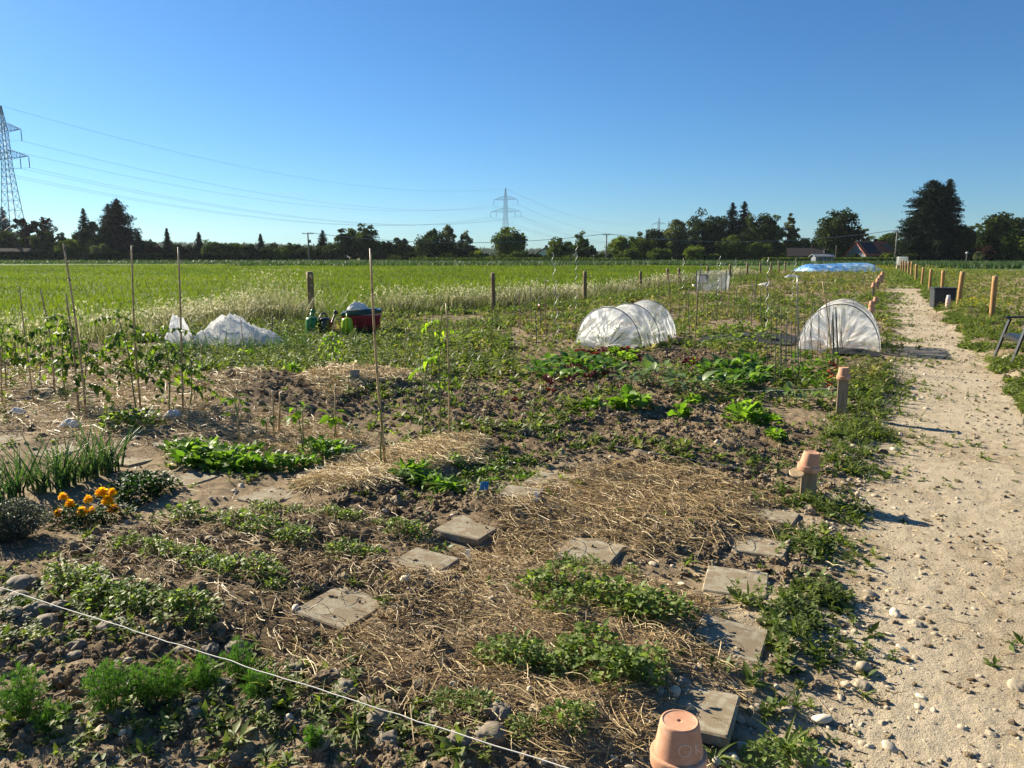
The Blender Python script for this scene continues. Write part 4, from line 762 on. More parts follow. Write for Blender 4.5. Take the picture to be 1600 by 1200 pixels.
M['steel'] = plain('galvanised_steel', (.22, .22, .20), .4, .3, 40, .5, .7); M['dark_rod'] = plain('dark_green_rod', (.05, .06, .045), .5, .3, 30); M['rusty_rod'] = plain('rusty_rod', (.16, .10, .06), .7, .4, 60); M['hoop'] = plain('hoop_plastic', (.20, .21, .20), .45, .2); M['spiral'] = plain('bright_spiral_wire', (.42, .42, .39), .4, .1, 30, .5, .5)
M['box_plastic'] = plain('anthracite_plastic', (.030, .034, .040), .5, .25, 14, .4); M['chair_metal'] = plain('black_chair_metal', (.016, .017, .020), .35, .2, 20, .5); M['pink_plastic'] = plain('pale_pink_plastic', (.66, .45, .40), .45, .1); M['red_net'] = plain('red_cord', (.50, .05, .02), .6, .3)
M['cloth'] = plain('white_cloth', (.80, .78, .74), .85, .08, 20, .1, 0, 0, .25)
def netmat(name, c, lo, hi, sc, trans=.5):
    m, nt = mat(name); at_ = attr(nt); n1 = noise(nt, sc, 5, .65, None, .5); f = math_(nt, 'ADD', math_(nt, 'MULTIPLY', n1, .16), at_)
    al = N(nt, 'MapRange'); al.inputs[1].default_value = .12; al.inputs[2].default_value = .85; al.inputs[3].default_value = lo; al.inputs[4].default_value = hi; nt.links.new(f, al.inputs[0])
    d = N(nt, 'BsdfDiffuse'); d.inputs[0].default_value = (*c, 1); t = N(nt, 'BsdfTranslucent'); t.inputs[0].default_value = (*c, 1); mx = N(nt, 'MixShader'); mx.inputs[0].default_value = trans
    nt.links.new(d.outputs[0], mx.inputs[1]); nt.links.new(t.outputs[0], mx.inputs[2]); tr = N(nt, 'BsdfTransparent'); m2 = N(nt, 'MixShader'); nt.links.new(al.outputs[0], m2.inputs[0]); nt.links.new(tr.outputs[0], m2.inputs[1]); nt.links.new(mx.outputs[0], m2.inputs[2])
    o = N(nt, 'OutputMaterial'); nt.links.new(m2.outputs[0], o.inputs[0]); return m
M['net'] = netmat('insect_net', (.90, .90, .88), .13, .90, 7, .6); M['grey_net'] = netmat('grey_net', (.55, .56, .55), .10, .6, 7, .4); M['fleece'] = netmat('garden_fleece', (.90, .90, .88), .80, .98, 8, .55)

# canes
def cane(bx, by, tx, ty, label, r=.009, m='bamboo', name='bamboo_cane', cat='cane', group=None, mid=None, k=7):
    o = at(bx, by); tp = pt(tx, ty, o[1])-o; n = 9; u = np.linspace(0, 1, n)[:, None]; P = u*tp; P[0, 2] = -.04; w = R_.normal(0, .008, 2); P[:, 0] += w[0]*np.sin(u[:, 0]*3.1); P[:, 1] += w[1]*np.sin(u[:, 0]*4)
    mb = MB(); rr_ = np.linspace(r, r*.72, n); tube(mb, P, rr_, k)
    if m == 'bamboo':
        for f in np.arange(.12, .95, .17):
            p = P[0]+(P[-1]-P[0])*f+np.array([w[0]*math.sin(f*3.1), w[1]*math.sin(f*4), 0]); lathe(mb, [(r*.9, -.004), (r*1.22, 0), (r*.9, .004)], 7, p)
    return tag(mb.build(name, M[m], loc=o, smooth=True), label, cat, group)
for a in ((54, 640, 30, 448, 'bamboo cane of middle height among the edge tomatoes'), (86, 625, 63, 452, 'thin bamboo cane left of the tall leaning one'), (136, 665, 100, 381, 'tall leaning bamboo cane behind the marigolds and leeks'), (124, 655, 103, 459, 'short bamboo cane crossing behind the tall leaning one'), (221, 652, 205, 384, 'straight tall bamboo cane beside the drooping tomato'), (287, 657, 278, 386, 'tall bamboo cane in front of the white fleece'), (603, 742, 579, 388, 'tallest thick bamboo cane on the straw mound'), (702, 702, 697, 474, 'bamboo cane holding the lanky tomato plant'), (632, 582, 634, 513, 'short weathered stake before the red crate'), (4, 640, 0, 540, 'cane stub at the very left edge'), (475, 715, 473, 640, 'short cane beside the leaning pepper plant'), (376, 697, 372, 632, 'short cane beside the bare stemmed pepper plant'), (526, 690, 524, 600, 'thin cane behind the bright jagged pepper plant'), (428, 685, 426, 610, 'thin cane between the two taller pepper plants'), (436, 682, 437, 615, 'second thin cane between the two taller pepper plants'), (381, 570, 376, 497, 'thin pale stick poking through the fleece'), (314, 588, 313, 535, 'thin white stick left of the fleece hump')):
    cane(*a, r=.011 if 'tall' in a[4] else .008)
cane(298, 536, 290, 503, 'black rod leaning on the upright fold of fleece', .014, 'black_plastic', 'plastic_rod', 'rod'); cane(424, 520, 425, 493, 'short grey stake in the dry grass behind the fleece', .016, 'stake', 'wooden_stake', 'stake')
LR = 'thin dark plant rod standing in the weeds'; GRD = 'plant rods in the weeds'
for bx, by, tx, ty in ((853, 535, 852, 436), (823, 505, 820, 452), (838, 540, 836, 485), (803, 500, 804, 470), (1047, 508, 1044, 425), (1062, 500, 1061, 440), (1085, 540, 1091, 440), (1088, 510, 1095, 412), (1120, 505, 1120, 445), (1136, 500, 1140, 440), (1150, 492, 1152, 448), (1178, 500, 1183, 422), (1180, 480, 1180, 450), (1198, 500, 1199, 440), (1170, 500, 1169, 455), (1105, 500, 1106, 460), (1160, 510, 1161, 462), (1262, 470, 1262, 440), (1220, 460, 1220, 430), (1290, 460, 1291, 436), (1350, 450, 1350, 432), (770, 520, 769, 470), (868, 470, 868, 440), (1210, 480, 1209, 445), (812, 520, 811, 455), (830, 500, 829, 446), (845, 520, 843, 462), (1030, 480, 1029, 440), (1072, 490, 1071, 430), (1078, 520, 1076, 450), (1100, 490, 1098, 425), (1128, 480, 1127, 425), (1146, 510, 1148, 440), (1158, 470, 1157, 415), (1174, 510, 1176, 440), (1190, 515, 1188, 450), (1204, 470, 1204, 415), (1226, 480, 1225, 420)): cane(bx, by, tx, ty, LR, .007*(1+gp(bx, by)[1]/40), 'dark_rod' if R_.random() < .6 else 'rusty_rod', 'plant_rod', 'rod', GRD, k=5)
LR2 = 'thin steel rod in the thicket before the domed net tunnel'; G2 = 'rods before the domed net tunnel'
for bx, by, tx, ty in ((1211, 610, 1215, 468), (1222, 598, 1221, 478), (1230, 590, 1228, 500), (1239, 592, 1236, 500), (1258, 570, 1257, 460), (1265, 565, 1272, 475), (1263, 535, 1276, 465), (1283, 550, 1278, 478), (1268, 535, 1269, 470), (1299, 570, 1291, 465), (1303, 560, 1302, 488), (1324, 545, 1334, 465), (1326, 535, 1330, 462), (1298, 560, 1300, 500), (1217, 605, 1219, 520), (1226, 600, 1232, 490), (1242, 585, 1244, 470), (1250, 580, 1247, 500), (1270, 560, 1266, 490), (1278, 558, 1284, 470), (1290, 565, 1296, 470), (1312, 560, 1316, 475), (1318, 555, 1312, 490), (1206, 560, 1205, 470), (1199, 585, 1198, 510)): cane(bx, by, tx, ty, LR2, .006, 'dark_rod', 'plant_rod', 'rod', G2, k=5)
cane(1247, 592, 1246, 431, 'tall pale steel rod with a white rag near its top', .011, 'steel', 'plant_rod', 'rod'); cane(1301, 572, 1285, 440, 'long leaning cane before the domed net tunnel', .010, 'bamboo'); cane(1309, 572, 1306, 480, 'thick dark rod at the centre of the domed net tunnel', .013, 'dark_rod', 'plant_rod', 'rod'); cane(1303, 575, 1301, 487, 'thick dark rod left of the centre one', .012, 'dark_rod', 'plant_rod', 'rod')
# spiral tomato stakes
def spiral(bx, by, tx, ty, label, r=.004):
    o = at(bx, by); tp = pt(tx, ty, o[1])-o; L = np.linalg.norm(tp); n = 90; u = np.linspace(0, 1, n); a = u*L/.27*6.283; R = .028*smooth(0, .06, u)*(1-smooth(.93, 1, u)); mb = MB(); P = u[:, None]*tp+np.stack([R*np.cos(a), R*np.sin(a), 0*u], 1); P[0, 2] = -.03
    tube(mb, P, r, 5); tag(mb.build('spiral_stake', M['spiral'], loc=o, smooth=True), label, 'plant stake', 'spiral stakes')
for a in ((872, 538, 864, 395, 'shiny spiral plant stake before the field, leaning left'), (899, 490, 901, 380, 'taller shiny spiral plant stake before the field'), (1066, 470, 1068, 403, 'shiny spiral stake left of the netted box'), (1120, 470, 1126, 400, 'shiny spiral stake in front of the netted box'), (1143, 448, 1150, 404, 'shiny spiral stake leaning by the fence posts'), (1197, 520, 1201, 402, 'tall spiral stake left of the rag rod'), (1236, 470, 1244, 404, 'spiral stake behind the white rag')): spiral(*a, r=.0042*(1+gp(a[0], a[1])[1]/40))
# fence posts
def post(bx, by, tx, ty, r, m, label, group, key=None):
    o = at(bx, by); tp = pt(tx, ty, o[1])-o; t = thing('fence_post', label, 'fence post', o, group); mb = MB(); u = np.linspace(0, 1, 8)[:, None]; P = u*tp; P[0, 2] = -.15; tube(mb, P, [r*1.02]*7+[r*.98], 14); mb.build('shaft', M[m], t, smooth=True)
    mc = MB(); d = tp/np.linalg.norm(tp); lathe(mc, [(r*.98, 0), (r*.9, .012), (r*.3, .016)], 14, tp); mc.build('end_face', M['end_grain'], t)
for bx, by, tx, ty, r, l in ((487, 499, 484, 425, .085, 'thick dark fence post behind the green watering can'), (772, 487, 770, 427, .06, 'brown fence post in tall dry grass right of the red crate'), (914, 472, 914, 424, .065, 'fence post in the grass behind the long net tunnel'), (1001, 455, 1001, 424, .065, 'fence post beside a small dark bush at the field edge')): post(bx, by, tx, ty, r, 'post_dark', l, 'fence posts along the field')
for bx, by, tx, ty in ((1044, 446, 1043, 420), (1061, 444, 1061, 419), (1106, 438, 1106, 416), (1141, 437, 1141, 413), (1167, 433, 1168, 411), (1188, 431, 1188, 411), (1205, 428, 1205, 410), (1217, 426, 1217, 409), (1227, 424, 1227, 409)): post(bx, by, tx, ty, .075, 'post_dark', 'distant weathered fence post in the row along the field', 'distant fence posts along the field')
for bx, by, tx, ty, l in ((1549, 500, 1555, 432, 'orange round fence post nearest the black chair'), (1496, 486, 1504, 425, 'leaning orange fence post beside the dark storage box'), (1471, 468, 1474, 423, 'orange fence post rising behind the dark storage box'), (1452, 455, 1455, 421, 'orange fence post just beyond the storage box'), (1440, 446, 1443, 418, 'orange fence post second beyond the storage box')): post(bx, by, tx, ty, .062, 'post', l, 'fence posts right of the path')
for bx, by, tx, ty in ((1431, 440, 1432, 413), (1424, 434, 1425, 409), (1419, 430, 1420, 408), (1415, 428, 1415, 408), (1411, 426, 1411, 407), (1408, 424, 1408, 407)): post(bx, by, tx, ty, .075, 'post', 'small far fence post beside the path towards the white tank', 'far fence posts beside the path')
# terracotta pots on stakes
def pot(loc, label, s=1., tilt=(0, 0), rz=0., ok=False, group=None):
    t = thing('flower_pot', label, 'flower pot', loc, group, rz); t.rotation_euler = (tilt[0], tilt[1], rz); t.scale = (s, s, s)
    b = MB(); lathe(b, [(.0595, .036), (.0575, .05), (.0470, .113), (.0455, .1175), (.0425, .1188), (.0405, .1184), (.0395, .1172), (.0388, .1171), (.0090, .11705), (.0064, .1170), (.0060, .1168), (.0052, .1140), (.0001, .1140)], 40, cap0=False, cap1=False); b.build('body', M['terracotta'], t, smooth=True)
    rm = MB(); lathe(rm, [(.058, .001), (.066, .0), (.0675, .003), (.0690, .030), (.0680, .0345), (.0655, .0365), (.0590, .0370)], 40, cap0=False, cap1=False); rm.build('rim', M['terracotta'], t, smooth=True)
    if ok:
        w = MB(); R0 = lambda z: .0575-(z-.05)*.01667*10
        def stroke(pts):
            q = [(R0(z)+.0004, a, z) for a, z in pts]; tube(w, [(r*math.cos(a), r*math.sin(a), z) for r, a, z in q], .0009, 5)
        A = lambda x: -math.pi/2-.22+x*1.15/.052
        th = np.linspace(1.9, 1.9+6.4, 26); stroke([(A(.012+.0125*math.cos(k)*(1+.05*math.sin(2*k))), .074+.0135*math.sin(k)) for k in th]); stroke([(A(.0276), .0610), (A(.0284), .0618), (A(.0292), .0610), (A(.0284), .0602), (A(.0276), .0610)]); stroke([(A(.0278), .0611), (A(.0290), .0609)]); stroke([(A(.0284), .0604), (A(.0284), .0616)])
        stroke([(A(.0362), .060+.024*k/6) for k in range(7)]); stroke([(A(.0362+.0085*k/5), .0712+.0115*k/5) for k in range(6)]); stroke([(A(.0372+.0095*k/5), .0725-.0118*k/5) for k in range(6)]); w.build('inscription', M['chalk'], t)
    return t
def stake(px, py, h, label, w=.10, d=.07, group=None, xyz=None, tilt=(0, 0)):
    o = at(px, py) if xyz is None else np.array(xyz); mb = MB(); box(mb, (0, 0, h/2-.05), (w, d, h+.1), rad(-26), bev=.006); b = mb.build('wooden_stake', M['stake'], loc=o); b.rotation_euler = (tilt[0], tilt[1], 0); return tag(b, label, 'stake', group), o
s0, o = stake(0, 0, .345, 'short square stake under the pot marked O.K.', xyz=(.415, 1.72, gz_((.415, 1.72)))); pot(o+[0, 0, .335], 'upturned terracotta pot with O.K scratched on its side', 1.02, ok=True)
o0 = o.copy()
s1, o = stake(1262, 777, .225, 'short weathered stake with a pot, middle of the path edge'); pot(o+[-.008, 0, .20], 'upturned terracotta pot tilted on the short weathered stake', 1.08, (rad(4), rad(6)))
mb = MB(); lathe(mb, [(.0001, -.008), (.045, -.008), (.05, 0), (.045, .008), (.0001, .008)], 20); q = mb.build('wooden_disc', M['end_grain'], loc=o+[-.095, -.03, .19]); q.rotation_euler = (rad(25), rad(-10), 0); tag(q, 'pale oval wooden disc fixed beside the tilted pot', 'wooden disc')
s2, o = stake(1314, 648, .40, 'taller square stake before the rod thicket'); pot(o+[0, 0, .375], 'upturned terracotta pot on the taller stake by the rods', 1.0, (0, rad(-2)))
s3, o = stake(1360, 503, .26, 'short stake with two stacked pots past the domed tunnel'); pot(o+[0, 0, .24], 'lower terracotta pot of the stacked pair past the tunnel', 1.3); pot(o+[0, 0, .37], 'upper terracotta pot of the stacked pair past the tunnel', 1.1)
for px, py, h, l, l2 in ((1368, 476, .10, 'pale pot low on the path edge beyond the stacked pair', 'stub of a stake under the low pale pot'), (1364, 466, .42, 'small pot on a thin dark stake along the far path edge', 'thin dark stake along the far path edge')): s_, o = stake(px, py, h, l2, .09, .07); pot(o+[0, 0, h-.03], l, 1.5)
for px, py, h in ((1371, 452, .35), (1374, 447, .4), (1378, 442, .5)): s_, o = stake(px, py, h, 'tiny distant stake along the far path edge', .12, .1, 'distant path stakes'); pot(o+[0, 0, h-.03], 'tiny distant pot along the far path edge', 1.7, group='distant path pots')
# slabs
lab = ('worn slab at the foot of the lowest straw near the string', 'clean square slab below the blue tag', 'dusty slab left of the straw mound', 'soil covered slab beside the parsley', 'slab right of the leeks', 'slab by the dense leafy patch', 'slab behind the leeks', 'slab at the left edge behind the leeks', 'slab half under the front tip of the straw mound', 'slab behind the straw mound', 'slab at the left tip of the big mulch bed', 'slab nearest the short weathered stake', 'slab second from the short weathered stake', 'tilted slab third along the path edge, shaped thick', 'slab fourth along the path edge by the bushy row', 'grainy slab just behind the marked pot', 'soil covered slab between the two mulch beds', 'buried slab at the back of the front mulch', 'dark shaded slab right of the blue tag')
for i, (p, yaw, s) in enumerate(SLABS):
    mb = MB(); box(mb, (0, 0, 0), (s, s, .045), 0, bev=.006); o = at(*p); q = mb.build('paving_stone', M['slab'], loc=o+[0, 0, (-.012 if i not in (13, 14, 15, 1, 11, 12) else -.009)]); q.rotation_euler = (R_.normal(0, .03), R_.normal(0, .03), rad(yaw)); tag(q, 'concrete '+lab[i], 'paving slab', 'concrete paving slabs')
# stones
ST = []
for s in range(6): l = lump(3, .24, 700+s, .64, 1.45); mb = MB(); mb.add(l[0], None, l[2], .35); ST.append([tag(mb.build('stone', M['stone'], smooth=True), '', 'stone'), False])
SL = []
for s in range(4): l = lump(3, .20, 720+s, .58, 1.5); mb = MB(); mb.add(l[0], None, l[2], .62); SL.append([tag(mb.build('pebble', M['stone'], smooth=True), '', 'pebble'), False])
for px, py, s, l in ((38, 922, .068, 'biggest grey stone at the left, right under the string'), (25, 945, .05, 'grey stone just below the biggest one')): place(ST, at(px, py), R_.random()*6, s, l)
for px, py, s in ((60, 965, .055), (45, 975, .045), (18, 975, .05), (72, 985, .05), (5, 930, .045), (95, 960, .04), (85, 1000, .03), (122, 1025, .035), (172, 1005, .05), (190, 995, .045), (125, 960, .038), (118, 1040, .028), (310, 1140, .035), (340, 1165, .03), (460, 1070, .045), (540, 1110, .05), (575, 1130, .05), (595, 1155, .045), (680, 1155, .04), (780, 1160, .045), (608, 1185, .04), (560, 1085, .04), (520, 1090, .035), (350, 1095, .04), (370, 1030, .04), (330, 1035, .035), (0, 970, .045), (500, 1190, .04), (720, 1195, .045), (765, 1190, .05)): place(ST, at(px, py), R_.random()*6, s, 'grey stone or hard clod lying in the soil along the string', 'stones along the string')
for px, py, s, l in ((1432, 968, .035, 'white pointed stone alone in the middle of the path'), (1345, 1062, .034, 'pale oblong stone with a weed beside it'), (1592, 1062, .040, 'flat white stone at the right edge of the path'), (1262, 1178, .05, 'round grey stone near the bottom pot'), (1245, 998, .04, 'long pale stone by the edge weeds'), (1575, 565, .10, 'pale angular stone beside the near leg of the chair')): place(SL, at(px, py), R_.random()*6, s, l)
for px, py, s in ((1355, 1103, .022), (1322, 1120, .018), (1337, 1133, .02), (1220, 1050, .022), (1232, 1030, .025), (1498, 779, .03), (1545, 728, .028), (1415, 655, .03), (1280, 948, .02), (1440, 812, .024), (1470, 862, .02), (1520, 1167, .03), (1540, 1190, .03), (1550, 1138, .03), (1590, 1000, .024), (1560, 1010, .018), (1405, 975, .02), (1320, 715, .03), (1318, 752, .028), (1290, 745, .03), (1245, 1130, .02), (1380, 1120, .02), (1460, 1120, .022), (1480, 1175, .024), (1150, 755, .028), (1168, 752, .026), (1145, 750, .022), (1195, 743, .032), (652, 806, .022), (618, 890, .018), (570, 795, .02), (720, 1160, .02), (1345, 1190, .026), (1220, 1190, .03)): place(SL, at(px, py, -.003), R_.random()*6, s*.8, 'small pale pebble lying on dry bare ground', 'pale pebbles on bare ground')
drop_unused(ST, SL)
# strings
def string(a, b, label, r=.0022, sag=.0, name='garden_string', m='string'):
    a = np.asarray(a, float); b = np.asarray(b, float); u = np.linspace(0, 1, 60)[:, None]; P = a+(b-a)*u; P[:, 2] -= sag*4*u[:, 0]*(1-u[:, 0]); P += np.random.default_rng(3).normal(0, .0012, P.shape); mb = MB(); tube(mb, P, r, 5); tag(mb.build(name, M[m], smooth=True), label, 'string')
A = gp(-160, 866, .11); string((A[0], A[1], .11), o0+[-.05, .0, .245], 'white string stretched across the front of the plot', .0019, .004)
a = at(1312, 640)+[-.04, 0, .22]; b = pt(1150, 612, a[1]+.6); string(a, b, 'thin string from the taller stake into the rods', .002)
a = at(960, 722)+[0, 0, .07]; b = at(1180, 742)+[0, 0, .05]; string(a, b, 'thin string low over the near edge of the cloddy bed', .002)
a = at(240, 560)+[0, 0, .06]; b = at(395, 572)+[0, 0, .05]; string(a, b, 'thin pale string in front of the white fleece', .003)
# labels, rags
def card(px, py, w, h, m, label, lean=.15, rz=0., up=.02, name='plant_label', cat='plant label'):
    t = thing(name, label, cat, at(px, py), None, rz); mb = MB(); box(mb, (0, math.sin(lean)*(up+h/2), up+h/2), (w, .003, h), R=rots(0, 0, lean)); mb.build('plate', M[m], t); ms = MB(); bar(ms, (0, .002, -.03), (0, math.sin(lean)*up+.004, up+h*.4), .006, .004); ms.build('spike', M['white_plastic'], t)
card(758, 788, .055, .065, 'blue_plastic', 'small blue plant label at the edge of the cloddy bed', .35, .3); card(837, 806, .012, .07, 'white_plastic', 'thin white plant label on the big mulch bed', -.35, .6, .0); card(731, 888, .022, .075, 'white_plastic', 'white plant label leaning between the mulch beds', .3, -.3, .0); card(537, 722, .03, .05, 'white_plastic', 'white plant label among dark leafy plants', .1, .1, .03)
card(556, 628, .10, .10, 'grey_board', 'small grey board at the cloddy ridge', .2, .2, .02); card(776, 690, .09, .05, 'dark_board', 'small dark sign at the left end of the cloddy bed', .6, 0, .01); card(821, 697, .10, .06, 'grey_board', 'small dusty sign lying at the cloddy bed', .9, .5, .01); card(1193, 628, .035, .09, 'green_plastic', 'small green plant label near the cabbages', .1)
def rag(px, py, w, d, hgt, label, seed, m='cloth', name='cloth_rag', cat='rag', z=0., n=22, loc=None, rz=0.):
    u, v = np.meshgrid(np.linspace(-1, 1, n), np.linspace(-1, 1, n), indexing='ij'); q = np.clip(1-(np.abs(u)**2.2+np.abs(v)**2.2)*.8, 0, 1)
    zz = hgt*q*(.45+1.1*fbm(u*1.6+seed, v*1.6, 1.4, 3, seed))+.15*hgt*(1-np.abs(fbm(u*3, v*3+seed, 1.5, 2, seed+3)*2-1)*2)*q; X = np.stack([u*w/2*(1+.2*(fbm(u, v, 1.5, 2, seed+7)-.5)), v*d/2*(1+.2*(fbm(u, v, 1.5, 2, seed+8)-.5)), zz+.002], -1).reshape(-1, 3)
    i, j = np.meshgrid(np.arange(n-1), np.arange(n-1), indexing='ij'); Q = np.stack([i*n+j, (i+1)*n+j, (i+1)*n+j+1, i*n+j+1], -1).reshape(-1, 4); mb = MB(); mb.add(X, Q, None, .5); o = mb.build(name, M[m], loc=(at(px, py)+[0, 0, z]) if loc is None else loc, smooth=True); o.rotation_euler = (0, 0, rz); return tag(o, label, cat)
rag(28, 660, .16, .14, .05, 'white crumpled scrap beside the edge tomatoes', 3); rag(112, 680, .17, .15, .05, 'white crumpled scrap behind the leeks', 4); rag(272, 668, .15, .2, .05, 'pale crumpled scrap near the straight cane', 5); rag(585, 755, .14, .12, .03, 'pale thin scrap lying on the straw mound', 6)
rag(1237, 445, .9, .35, .12, 'white rag spread near the top of the pale steel rod', 7, z=.42); rag(1195, 447, .8, .8, .15, 'white sheet on the ground beyond the netted box', 8)
# ------------------------------------------------------------------ netting tunnels, fleece, cans, crate, box, chair, tarp, tank
def tunnel(a, ax, L, W_, Ht, nh, label, seed, sag=.10, end=True):
    """Hoops every L/(nh-1) m along the axis, net stretched over them and sagging between."""
    yaw = math.atan2(ax[1], ax[0]); t = thing('net_tunnel', label, 'net tunnel', np.array([a[0], a[1], gz_(a)]), None, yaw)
    for k in range(nh):
        h = MB(); th = np.linspace(-.05, math.pi+.05, 30); x = k*L/(nh-1); tube(h, np.stack([0*th+x+.03*np.sin(th)*(k-1), W_/2*np.cos(th), Ht*np.sin(th)], 1), .009, 6); h.build('hoop', M['hoop'], t, smooth=True)
    nu, nv = 70, 60; u, v = np.meshgrid(np.linspace(0, 1, nu), np.linspace(0, math.pi, nv), indexing='ij'); x = u*L; ph = (u*(nh-1)) % 1; sg = 1-sag*4*ph*(1-ph)*np.sin(v)**.6; fold = .018*np.sin(v*9+seed+6*fbm(u*4, v*2, 1., 2, seed))*(4*ph*(1-ph))
    wr = (1-np.abs(fbm(u*22+2.5*np.sin(v*1.3+seed), v*1.5+u*2, 1., 3, seed)*2-1))
    X = np.stack([x+.02*np.sin(v*5), (W_/2+.006)*np.cos(v)*sg*(1+fold), np.maximum((Ht+.008)*np.sin(v)*sg*(1+fold)+.012*(wr-.6), .0)], -1).reshape(-1, 3)
    i, j = np.meshgrid(np.arange(nu-1), np.arange(nv-1), indexing='ij'); Q = np.stack([i*nv+j, (i+1)*nv+j, (i+1)*nv+j+1, i*nv+j+1], -1).reshape(-1, 4)
    tn = np.clip(.12+.8*smooth(.72, .98, wr)+.5*smooth(.12, .0, v)*0+.22*smooth(.5, .7, fbm(u*5, v*3, 1., 3, seed+5)), 0, 1); mb = MB(); mb.add(X, Q, None, tn.ravel()); mb.build('net_cover', M['net'], t, smooth=True)
    for e, x0, dr in ((0, -.004, -1), (1, L+.004, 1)):
        nr, na = 22, 64; q, a_ = np.meshgrid(np.linspace(.0, 1, nr), np.linspace(0, math.pi, na), indexing='ij'); g = np.array([0, 0, .03]); fd = np.sin(a_*17+3*fbm(a_*3, q*2, 1., 2, seed+e)); Y = W_/2*np.cos(a_)*q; Z = Ht*np.sin(a_)*q
        Xx = x0+dr*(.16*np.sin(math.pi*np.clip(q, 0, 1))*.5+.018*fd*(1-q)+.02*fbm(Y*6, Z*6, 1., 3, seed+9)); w2 = 1-np.abs(fbm(a_*9+Z, q*2.2, 1., 3, seed+11)*2-1)
        tn = np.clip(.15+.65*smooth(.75, .98, w2)+.35*smooth(.5, .8, fd)*(1-q)+.15*smooth(.5, .68, fbm(Y*3, Z*3, 1., 2, seed+13)), 0, 1)
        i, j = np.meshgrid(np.arange(nr-1), np.arange(na-1), indexing='ij'); mb = MB(); mb.add(np.stack([Xx, Y, Z], -1).reshape(-1, 3), np.stack([i*na+j, (i+1)*na+j, (i+1)*na+j+1, i*na+j+1], -1).reshape(-1, 4), None, tn.ravel()); mb.build('end_net', M['net'], t, smooth=True)
    return t
AX = np.array([.46, .89]); AX /= np.linalg.norm(AX)
tunnel(gp(950, 545), AX, 2.2, 1.20, .70, 3, 'long white net tunnel of three arches in mid garden', 3, .36)
tunnel(gp(1309, 547), np.array([.43, .90]), 1.5, 1.30, .80, 3, 'domed white net tunnel beside the path, behind dark rods', 8, .03)
rag(965, 549, .5, .25, .06, 'white gathered net end lying before the long tunnel', 12, 'fleece', 'net_gather', 'net')
# black weed membrane
def membrane(px, py, w, d, label, seed, rz): rag(px, py, w, d, .07, label, seed, 'membrane', 'weed_membrane', 'weed membrane', .02, 26, None, rz)
m, nt = mat('membrane'); M['membrane'] = m; finish(nt, ramp(nt, noise(nt, 20, 4), [(.3, (.018, .019, .014)), (.7, (.05, .052, .06))]), .85, None, .15)
membrane(1170, 528, 1.7, 1.8, 'black weed membrane sheet between the two net tunnels', 21, rad(-26)); membrane(1325, 553, .9, .5, 'black sheet sticking out at the foot of the domed tunnel', 22, rad(-20))
# fleece heap with an upright fold
def fleece():
    o = at(352, 541); t = thing('garden_fleece', 'crumpled white garden fleece heaped at the edge of dry grass', 'fleece', o, None, rad(10)); nx, ny = 190, 90; u, v = np.meshgrid(np.linspace(-1, 1, nx), np.linspace(-1, 1, ny), indexing='ij'); x = u*.98; y = v*.50
    b = lambda cx, w, h: h*np.exp(-((x-cx)/w)**2)
    z = (b(.08, .36, .44)+b(-.32, .22, .16)+b(.45, .30, .17)+b(-.78, .15, .52)+b(.78, .2, .11))*(1-np.abs(v)**2.4); z *= (.80+.4*fbm(x*3, y*3, 1., 3, 31)); rg = 1-np.abs(fbm(x*4+y*2, y*4-x, 1., 3, 33)*2-1)
    rg2 = 1-np.abs(fbm(x*8-y*5+3*rg, y*9+x*3, 1., 3, 37)*2-1); z = z*(.62+.42*rg)*(.86+.2*rg2)+(.05*smooth(.7, 1, rg)+.018*smooth(.6, 1, rg2))*smooth(.0, .1, z); e = np.maximum(np.abs(u), np.abs(v)) > .97; z = np.where(e, -.02, z+.012); x = x+.05*(fbm(y*4, x, 1, 2, 34)-.5); y = y+.15*(fbm(x*3, y, 1, 2, 35)-.5)
    i, j = np.meshgrid(np.arange(nx-1), np.arange(ny-1), indexing='ij'); mb = MB(); mb.add(np.stack([x, y, z], -1).reshape(-1, 3), np.stack([i*ny+j, (i+1)*ny+j, (i+1)*ny+j+1, i*ny+j+1], -1).reshape(-1, 4), None, np.clip(.25+.6*smooth(.6, .95, rg), 0, 1).ravel()); mb.build('sheet', M['fleece'], t, smooth=True)
fleece()
# watering cans
def can(px, py, m, label, rz, s=1., rose=True):
    t = thing('watering_can', label, 'watering can', at(px, py), None, rz); t.scale = (s, s, s); b = MB(); lathe(b, [(.001, 0), (.105, 0), (.125, .01), (.128, .03), (.120, .20), (.112, .225), (.112, .235), (.10, .262), (.05, .275), (.001, .277)], 28, cap0=False, cap1=False); V = b.v[0]; V[:, 1] *= .8; b.build('body', M[m], t, smooth=True)
    s_ = MB(); u = np.linspace(0, 1, 9); tube(s_, np.stack([.11+.20*u, 0*u, .06+.25*u**1.2], 1), .024-.010*u, 10); s_.build('spout', M[m], t, smooth=True); r_ = MB()
    if rose: lathe(r_, [(.014, 0), (.042, .045), (.044, .055), (.02, .062), (.001, .063)], 16, (.305, 0, .305), R=rots(0, rad(-50), 0)); r_.build('rose', M[m], t, smooth=True)
    h = MB(); a = np.linspace(-.35, 2.5, 18); tube(h, np.stack([-.03-.13*np.cos(a)*-1*-1, 0*a, .20+.145*np.sin(a)], 1), .013, 8); h.build('handle', M[m], t, smooth=True)
can(488, 524, 'green_plastic', 'green watering can with handle below the thick fence post', rad(100), 1.3); can(508, 523, 'black_plastic', 'black watering can half hidden behind the green one', rad(70), 1.25); can(543, 524, 'lime_plastic', 'lime green watering can before the red crate', rad(-78), 1.2, False)
mb = MB(); lathe(mb, [(.001, 0), (.07, 0), (.085, .02), (.08, .16), (.03, .22), (.028, .26), (.001, .262)], 20, cap0=False, cap1=False)
